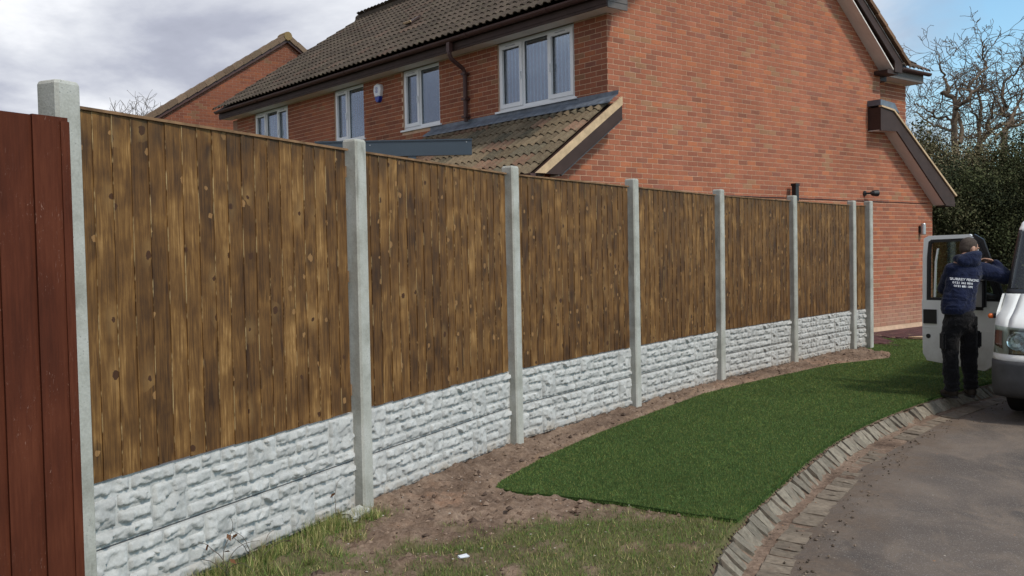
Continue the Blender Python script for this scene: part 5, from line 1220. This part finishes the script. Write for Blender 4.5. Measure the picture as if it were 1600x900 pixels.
dprism([(x * k_, z) for x, z in [(.925, WB + .03), (.915, 1.60), (.905, 1.755), (.89, 1.768), (.43, 1.775), (.37, 1.74), (.16, WB + .03)]], -.002, .002, 'pane', 'carglass', door)
dprism([(x * k_, z) for x, z in [(.86, WB + .035), (.845, 1.55), (.82, 1.70), (.835, 1.70), (.862, 1.55), (.878, WB + .035)]], -.01, .012, 'window_bar', 'van', door)
dprism([(x * k_, z) for x, z in [(.83, .845), (.985, .845), (.985, 1.005), (.83, 1.005)]], .0355, .052, 'door_handle', 'black', door)
b = MB(); b.tube([(.93 * k_, .034, .70), (.93 * k_, .044, .70)], .026, 12); ob('lock', b.mesh(), 'black', door, MD)
dprism([(x * k_, z) for x, z in [(.04, .76), (.99, .80), (.99, .815), (.04, .775)]], .0355, .039, 'door_crease', 'van', door)
mr = MB(); mr.tube([(.16 * k_, .03, 1.16), (.20 * k_, .12, 1.18), (.27 * k_, .20, 1.20)], .028, 8); mir = ob('mirror_arm', mr.mesh(), 'black', door, MD)
def rbox(a, b__, name, mat, parent, mw, bev=.02):
    bm = bmesh.new(); bmesh.ops.create_cube(bm, size=1); c = (Vector(a) + Vector(b__)) / 2; s = Vector(b__) - Vector(a)
    for v in bm.verts: v.co = Vector((v.co.x * s.x, v.co.y * s.y, v.co.z * s.z)) + c
    bmesh.ops.bevel(bm, geom=bm.edges[:], offset=bev, segments=3, affect='EDGES'); me = bpy.data.meshes.new(name); bm.to_mesh(me); bm.free()
    return ob(name, me, mat, parent, mw)
rbox((.20 * k_, .12, 1.02), (.44 * k_, .22, 1.38), 'mirror_housing', 'black', mir, MD, .035)
rbox((.225 * k_, .2205, 1.06), (.415 * k_, .222, 1.33), 'mirror_glass', 'steel', mir, MD, .0005)

# ------------------------------------------------------------------ the man leaning in at the van door
MM = T(4.745, 10.12, .005, 0)
def skin_mesh(chains, sub=2):
    """chains: list of point lists [(pos, radius)...]; first chain's first point is the root; chains may start with an index ('#',chain,pt)"""
    vs, es, rs_, ref = [], [], [], {}
    for ci, chn in enumerate(chains):
        prev = None
        for pi__, it in enumerate(chn):
            if it[0] == '#': prev = ref[(it[1], it[2])]; ref[(ci, pi__)] = prev; continue
            vs.append(it[0]); rs_.append(it[1]); ref[(ci, pi__)] = len(vs) - 1
            if prev is not None: es.append((prev, len(vs) - 1))
            prev = len(vs) - 1
    me = bpy.data.meshes.new('sk'); me.from_pydata(vs, es, []); o = bpy.data.objects.new('sk', me); COL.objects.link(o)
    o.modifiers.new('s', 'SKIN'); sv = me.skin_vertices[0].data
    for i, r in enumerate(rs_): sv[i].radius = r if isinstance(r, (tuple, list)) else (r, r)
    sv[0].use_root = True
    m2 = o.modifiers.new('u', 'SUBSURF'); m2.levels = sub
    dg = bpy.context.evaluated_depsgraph_get(); res = bpy.data.meshes.new_from_object(o.evaluated_get(dg)); bpy.data.objects.remove(o); return res
def fuse(meshes, voxel, smooth=4, disp=None):
    bm = bmesh.new()
    for me in meshes: bm.from_mesh(me)
    me = bpy.data.meshes.new('fuse'); bm.to_mesh(me); bm.free(); o = bpy.data.objects.new('f', me); COL.objects.link(o)
    r = o.modifiers.new('r', 'REMESH'); r.mode = 'VOXEL'; r.voxel_size = voxel
    s = o.modifiers.new('s', 'SMOOTH'); s.iterations = smooth; s.factor = .5
    dg = bpy.context.evaluated_depsgraph_get(); res = bpy.data.meshes.new_from_object(o.evaluated_get(dg)); bpy.data.objects.remove(o)
    if disp:
        res.update(); nn = [v.normal.copy() for v in res.vertices]
        for v, n_ in zip(res.vertices, nn): v.co += n_ * disp(v.co)
    res.polygons.foreach_set('use_smooth', [True] * len(res.polygons)); return res
def ell(c, r, rot=None, seg=20):
    bm = bmesh.new(); bmesh.ops.create_uvsphere(bm, u_segments=seg, v_segments=seg // 2 + 2, radius=1); R_ = rot or Matrix()
    for v in bm.verts: v.co = (R_ @ Vector((v.co.x * r[0], v.co.y * r[1], v.co.z * r[2]))) + Vector(c)
    me = bpy.data.meshes.new('e'); bm.to_mesh(me); bm.free(); return me
man = empty('person', MM, 'man in a navy hoodie and black work trousers leaning in at the open van door', 'person')
HD = Vector((.155, .16, 1.562)); HR = Matrix.Rotation(radians(-78), 4, 'Z') @ Matrix.Rotation(radians(-14), 4, 'X')      # face turned to the right, local +y = face direction
hp = lambda x, y, z: HD + HR @ Vector((x, y, z))
SH_R, EL_R, WR_R = Vector((.27, .08, 1.335)), Vector((.505, .05, 1.250)), Vector((.395, .11, 1.425))
SH_L, EL_L, WR_L = Vector((-.075, .08, 1.34)), Vector((-.07, .28, 1.13)), Vector((.14, .40, 1.22))
def hand(wr, dirv, palmn, side):
    """palm + four unequal curled fingers + thumb"""
    d = dirv.normalized(); n_ = (palmn - d * palmn.dot(d)).normalized(); s_ = d.cross(n_) * side; out = []
    out.append(ell(wr + d * .05, (.042, .016, .05), Matrix(((s_.x, n_.x, d.x, 0), (s_.y, n_.y, d.y, 0), (s_.z, n_.z, d.z, 0), (0, 0, 0, 1)))))
    for k, (o_, L, r_) in enumerate(((-.030, .070, .0088), (-.010, .080, .0092), (.010, .075, .0088), (.029, .058, .0078))):
        b_ = wr + d * .085 + s_ * o_; p1 = b_ + d * L * .42 + n_ * .006; p2 = p1 + (d * .75 + n_ * .65).normalized() * L * .33; p3 = p2 + (d * .25 + n_ * .95).normalized() * L * .28
        out.append(skin_mesh([[(wr + d * .05 + s_ * o_, r_), (b_, r_ * 1.05), (p1, r_), (p2, r_ * .92), (p3, r_ * .8)]], 1))
    t0 = wr + d * .022 - s_ * .030; t1 = t0 + (d * .6 - s_ * .8).normalized() * .036; t2 = t1 + (d * .9 - s_ * .2 + n_ * .4).normalized() * .030; t3 = t2 + (d + n_ * .5).normalized() * .022
    out.append(skin_mesh([[(t0, .011), (t1, .0108), (t2, .0100), (t3, .0085)]], 1)); return out
body_sk = skin_mesh([[((-.02, 0, .90), (.085, .07)), ((0, .015, 1.02), (.10, .075)), ((.03, .04, 1.18), (.145, .10)), ((.06, .07, 1.34), (.14, .09)), ((.08, .10, 1.44), .06), ((.11, .14, 1.53), .055)],
    [('#', 0, 3), (tuple(SH_R), .058), (tuple((SH_R + EL_R) / 2), .046), (tuple(EL_R), .040), (tuple((EL_R + WR_R) / 2), .036), (tuple(WR_R), .026)],
    [('#', 0, 3), (tuple(SH_L), .058), (tuple((SH_L + EL_L) / 2), .046), (tuple(EL_L), .040), (tuple((EL_L + WR_L) / 2), .036), (tuple(WR_L), .026)],
    [('#', 0, 0), ((-.085, 0, .80), .055), ((-.115, .01, .46), .058), ((-.115, -.01, .25), .050), ((-.11, -.02, .09), .036), ((-.12, .08, .045), .03)],
    [('#', 0, 0), ((.05, 0, .80), .055), ((.085, .03, .46), .058), ((.09, .02, .25), .050), ((.10, .0, .09), .036), ((.12, .10, .045), .03)]])
head = [ell(HD + HR @ Vector((0, -.012, .028)), (.076, .098, .095), HR), ell(HD + HR @ Vector((0, .022, -.045)), (.058, .070, .070), HR), ell(hp(0, .060, -.088), (.032, .030, .025), HR),
        ell(hp(0, .098, -.012), (.012, .022, .026), HR @ Matrix.Rotation(radians(18), 4, 'X')), ell(hp(0, .086, -.058), (.024, .012, .008), HR), ell(hp(0, .086, -.070), (.021, .011, .008), HR), ell(hp(0, .082, .030), (.050, .014, .012), HR),
        ell(hp(.077, -.005, -.008), (.009, .020, .033), HR), ell(hp(-.077, -.005, -.008), (.009, .020, .033), HR)]
hands = hand(WR_R, Vector((-.75, .25, .22)), Vector((-.2, -.3, -1)), 1) + hand(WR_L, Vector((.6, .5, .15)), Vector((0, .2, -1)), -1)
bm_ = fuse([body_sk] + head + hands, .0065, 3); bodyo = ob('body', bm_, 'skin', man)
for sx_ in (-.029, .029):
    ob('eye', ell(hp(sx_, .0845, .008), (.0105, .008, .007), HR, 12), 'white_plastic', man)
    ob('iris', ell(hp(sx_, .091, .008), (.0042, .0025, .0045), HR, 10), 'black', man)
hm = fuse([ell(HD + HR @ Vector((0, -.015, .031)), (.0775, .0985, .0955), HR), ell(HD + HR @ Vector((0, -.050, -.005)), (.066, .060, .062), HR)], .008, 2)
bmh = bmesh.new(); bmh.from_mesh(hm); inv = HR.to_3x3().inverted()
dele = [v for v in bmh.verts if ((inv @ (v.co - HD)).y > .045 and (inv @ (v.co - HD)).z < .062) or (inv @ (v.co - HD)).z < -.065]; bmesh.ops.delete(bmh, geom=dele, context='VERTS'); bmh.to_mesh(hm); bmh.free(); ob('hair', hm, 'hair', man)
def folds(co):
    return (mnoise.noise(co * 9) * .010 + mnoise.noise(Vector((co.x * 12, co.y * 12, co.z * 26))) * .0065)
def hem(co):
    return folds(co)
def chain(pts):
    out = []
    for (p, r), (q, r2) in zip(pts[:-1], pts[1:]):
        p, q = Vector(p), Vector(q); n = max(2, int((q - p).length / .03))
        for i in range(n + 1):
            t = i / n; rr = [a_ * (1 - t) + b_ * t for a_, b_ in zip(r, r2)]; out.append(ell(p.lerp(q, t), rr, seg=16))
    return out
c3 = lambda r: (r, r, r)
hood_sk = chain([((-.055, -.01, .895), (.160, .138, .035)), ((-.05, -.01, .94), (.178, .150, .045)), ((-.04, -.005, 1.0), (.176, .145, .05)), ((-.012, .015, 1.10), (.172, .142, .06)), ((.03, .045, 1.22), (.176, .145, .06)), ((.070, .065, 1.32), (.182, .140, .06)), ((.085, .075, 1.38), (.165, .125, .05)), ((.10, .10, 1.44), (.09, .085, .04))])
hood_sk += chain([(tuple(SH_R + Vector((-.03, 0, .0))), c3(.094)), (tuple((SH_R + EL_R) / 2), c3(.084)), (tuple(EL_R), c3(.074)), (tuple((EL_R + WR_R) / 2), c3(.054)), (tuple(WR_R + (EL_R - WR_R) * .12), c3(.042))])
hood_sk += chain([(tuple(SH_L + Vector((.02, 0, .0))), c3(.086)), (tuple((SH_L + EL_L) / 2), c3(.070)), (tuple(EL_L), c3(.062)), (tuple((EL_L + WR_L) / 2), c3(.054)), (tuple(WR_L + (EL_L - WR_L) * .12), c3(.042))])
hoodie = ob('hoodie', fuse(hood_sk, .009, 5, folds), 'navy', man)
# hood lying on the shoulders, a thick ring behind the neck
hm2 = MB(); ring_ = []
for i in range(21):
    a = radians(150 + 240 * i / 20); ring_.append(Vector((.085 + cos(a) * .105 + .01, .085 + sin(a) * .085, 1.478 + .02 * cos(a))))
hm2.tube(ring_, [.030 + .030 * sin(pi * i / 20) for i in range(21)], 10)
ob('hood', fuse([hm2.mesh(colattr=False), ell((.075, -.01, 1.435), (.125, .060, .075))], .009, 4, lambda c: mnoise.noise(c * 14) * .010), 'navy', man)
trs = skin_mesh([[((-.045, -.005, .97), (.150, .118)), ((-.035, 0, .88), (.172, .130)), ((-.02, 0, .80), (.12, .12))],
    [('#', 0, 2), ((-.105, 0, .74), .105), ((-.118, .005, .60), .096), ((-.12, .01, .44), .090), ((-.118, 0, .26), .084), ((-.112, -.015, .10), .080), ((-.112, -.012, .055), .078)],
    [('#', 0, 2), ((.068, 0, .74), .105), ((.082, .012, .60), .096), ((.088, .03, .44), .090), ((.092, .02, .26), .084), ((.10, .005, .10), .080), ((.10, .008, .055), .078)]])
def tf(co): return folds(co) * 1.1 + .010 * max(0, 1 - co.z / .3) * sin(co.z * 90 + mnoise.noise(co * 6) * 4)
trouser = ob('trousers', fuse([trs], .009, 4, tf), 'blackcloth', man)
rbox((.150, -.06, .52), (.186, .065, .70), 'cargo_pocket', 'blackcloth', trouser, MM, .015); rbox((-.216, -.06, .50), (-.180, .06, .69), 'cargo_pocket', 'blackcloth', trouser, MM, .015)
rbox((-.13, -.124, .76), (-.03, -.104, .86), 'back_pocket', 'blackcloth', trouser, MM, .006); rbox((.01, -.124, .76), (.11, -.104, .86), 'back_pocket', 'blackcloth', trouser, MM, .006)
b = MB(); b.box((-.075, -.1275, .842), (-.045, -.1242, .848)); b.box((.045, -.1275, .812), (.058, -.1242, .826)); ob('pocket_tag', b.mesh(), 'print', trouser, MM)
for cx_, cy_, rz_ in ((-.115, .02, .12), (.11, .045, -.25)):
    Rz = Matrix.Rotation(rz_, 4, 'Z'); f_ = lambda x, y, z: Vector((cx_, cy_, 0)) + Rz @ Vector((x, y, z))
    me = fuse([ell(f_(0, -.045, .052), (.052, .065, .055), Rz), ell(f_(0, .05, .040), (.050, .105, .038), Rz), ell(f_(0, .10, .036), (.047, .06, .032), Rz)], .008, 2); sh = ob('shoe', me, 'shoe', man)
    sb = MB(); sb.prism([((Rz @ Vector((cos(a) * (.050 if sin(a) > 0 else .045), sin(a) * .145 + .02, 0))).x, (Rz @ Vector((cos(a) * .05, sin(a) * .145 + .02, 0))).y) for a in np.linspace(0, 2 * pi, 18)[:-1]], -.002, .022, lambda a, c, h: (cx_ + a, cy_ + c, h)); ob('sole', sb.mesh(), 'black', sh, MM)
# phone-like dark object held to the far side is hidden; printed back of the hoodie
from mathutils.bvhtree import BVHTree
bv = BVHTree.FromPolygons([v.co.copy() for v in hoodie.data.vertices], [tuple(p.vertices) for p in hoodie.data.polygons])
def print_text(txt, size, cx, cz, shear=.15, bold=.0):
    cu = bpy.data.curves.new('t', 'FONT'); cu.body = txt; cu.size = size; cu.align_x = 'LEFT'; cu.shear = shear; cu.offset = bold; cu.extrude = 0; cu.fill_mode = 'FRONT'; cu.resolution_u = 2
    o = bpy.data.objects.new('t', cu); COL.objects.link(o); dg = bpy.context.evaluated_depsgraph_get(); me = bpy.data.meshes.new_from_object(o.evaluated_get(dg)); bpy.data.objects.remove(o)
    bm = bmesh.new(); bm.from_mesh(me); bmesh.ops.triangulate(bm, faces=bm.faces[:]); bmesh.ops.subdivide_edges(bm, edges=[e for e in bm.edges if e.calc_length() > .01], cuts=1)
    for v in bm.verts:
        x, z = cx + v.co.x, cz + v.co.y - v.co.x * .10; hit = bv.ray_cast(Vector((x, -1, z)), Vector((0, 1, 0))); y = hit[0].y if hit[0] is not None else -.12; v.co = Vector((x, y - .004, z))
    bm.to_mesh(me); bm.free(); me.materials.clear(); return ob('back_print', me, 'print', hoodie, MM)
print_text('SURREY FENCING', .034, -.125, 1.245, .2, .0012); print_text('0121 362 0016', .030, -.115, 1.208, .15, .0008); print_text('0121 681 1391', .030, -.115, 1.172, .15, .0008)
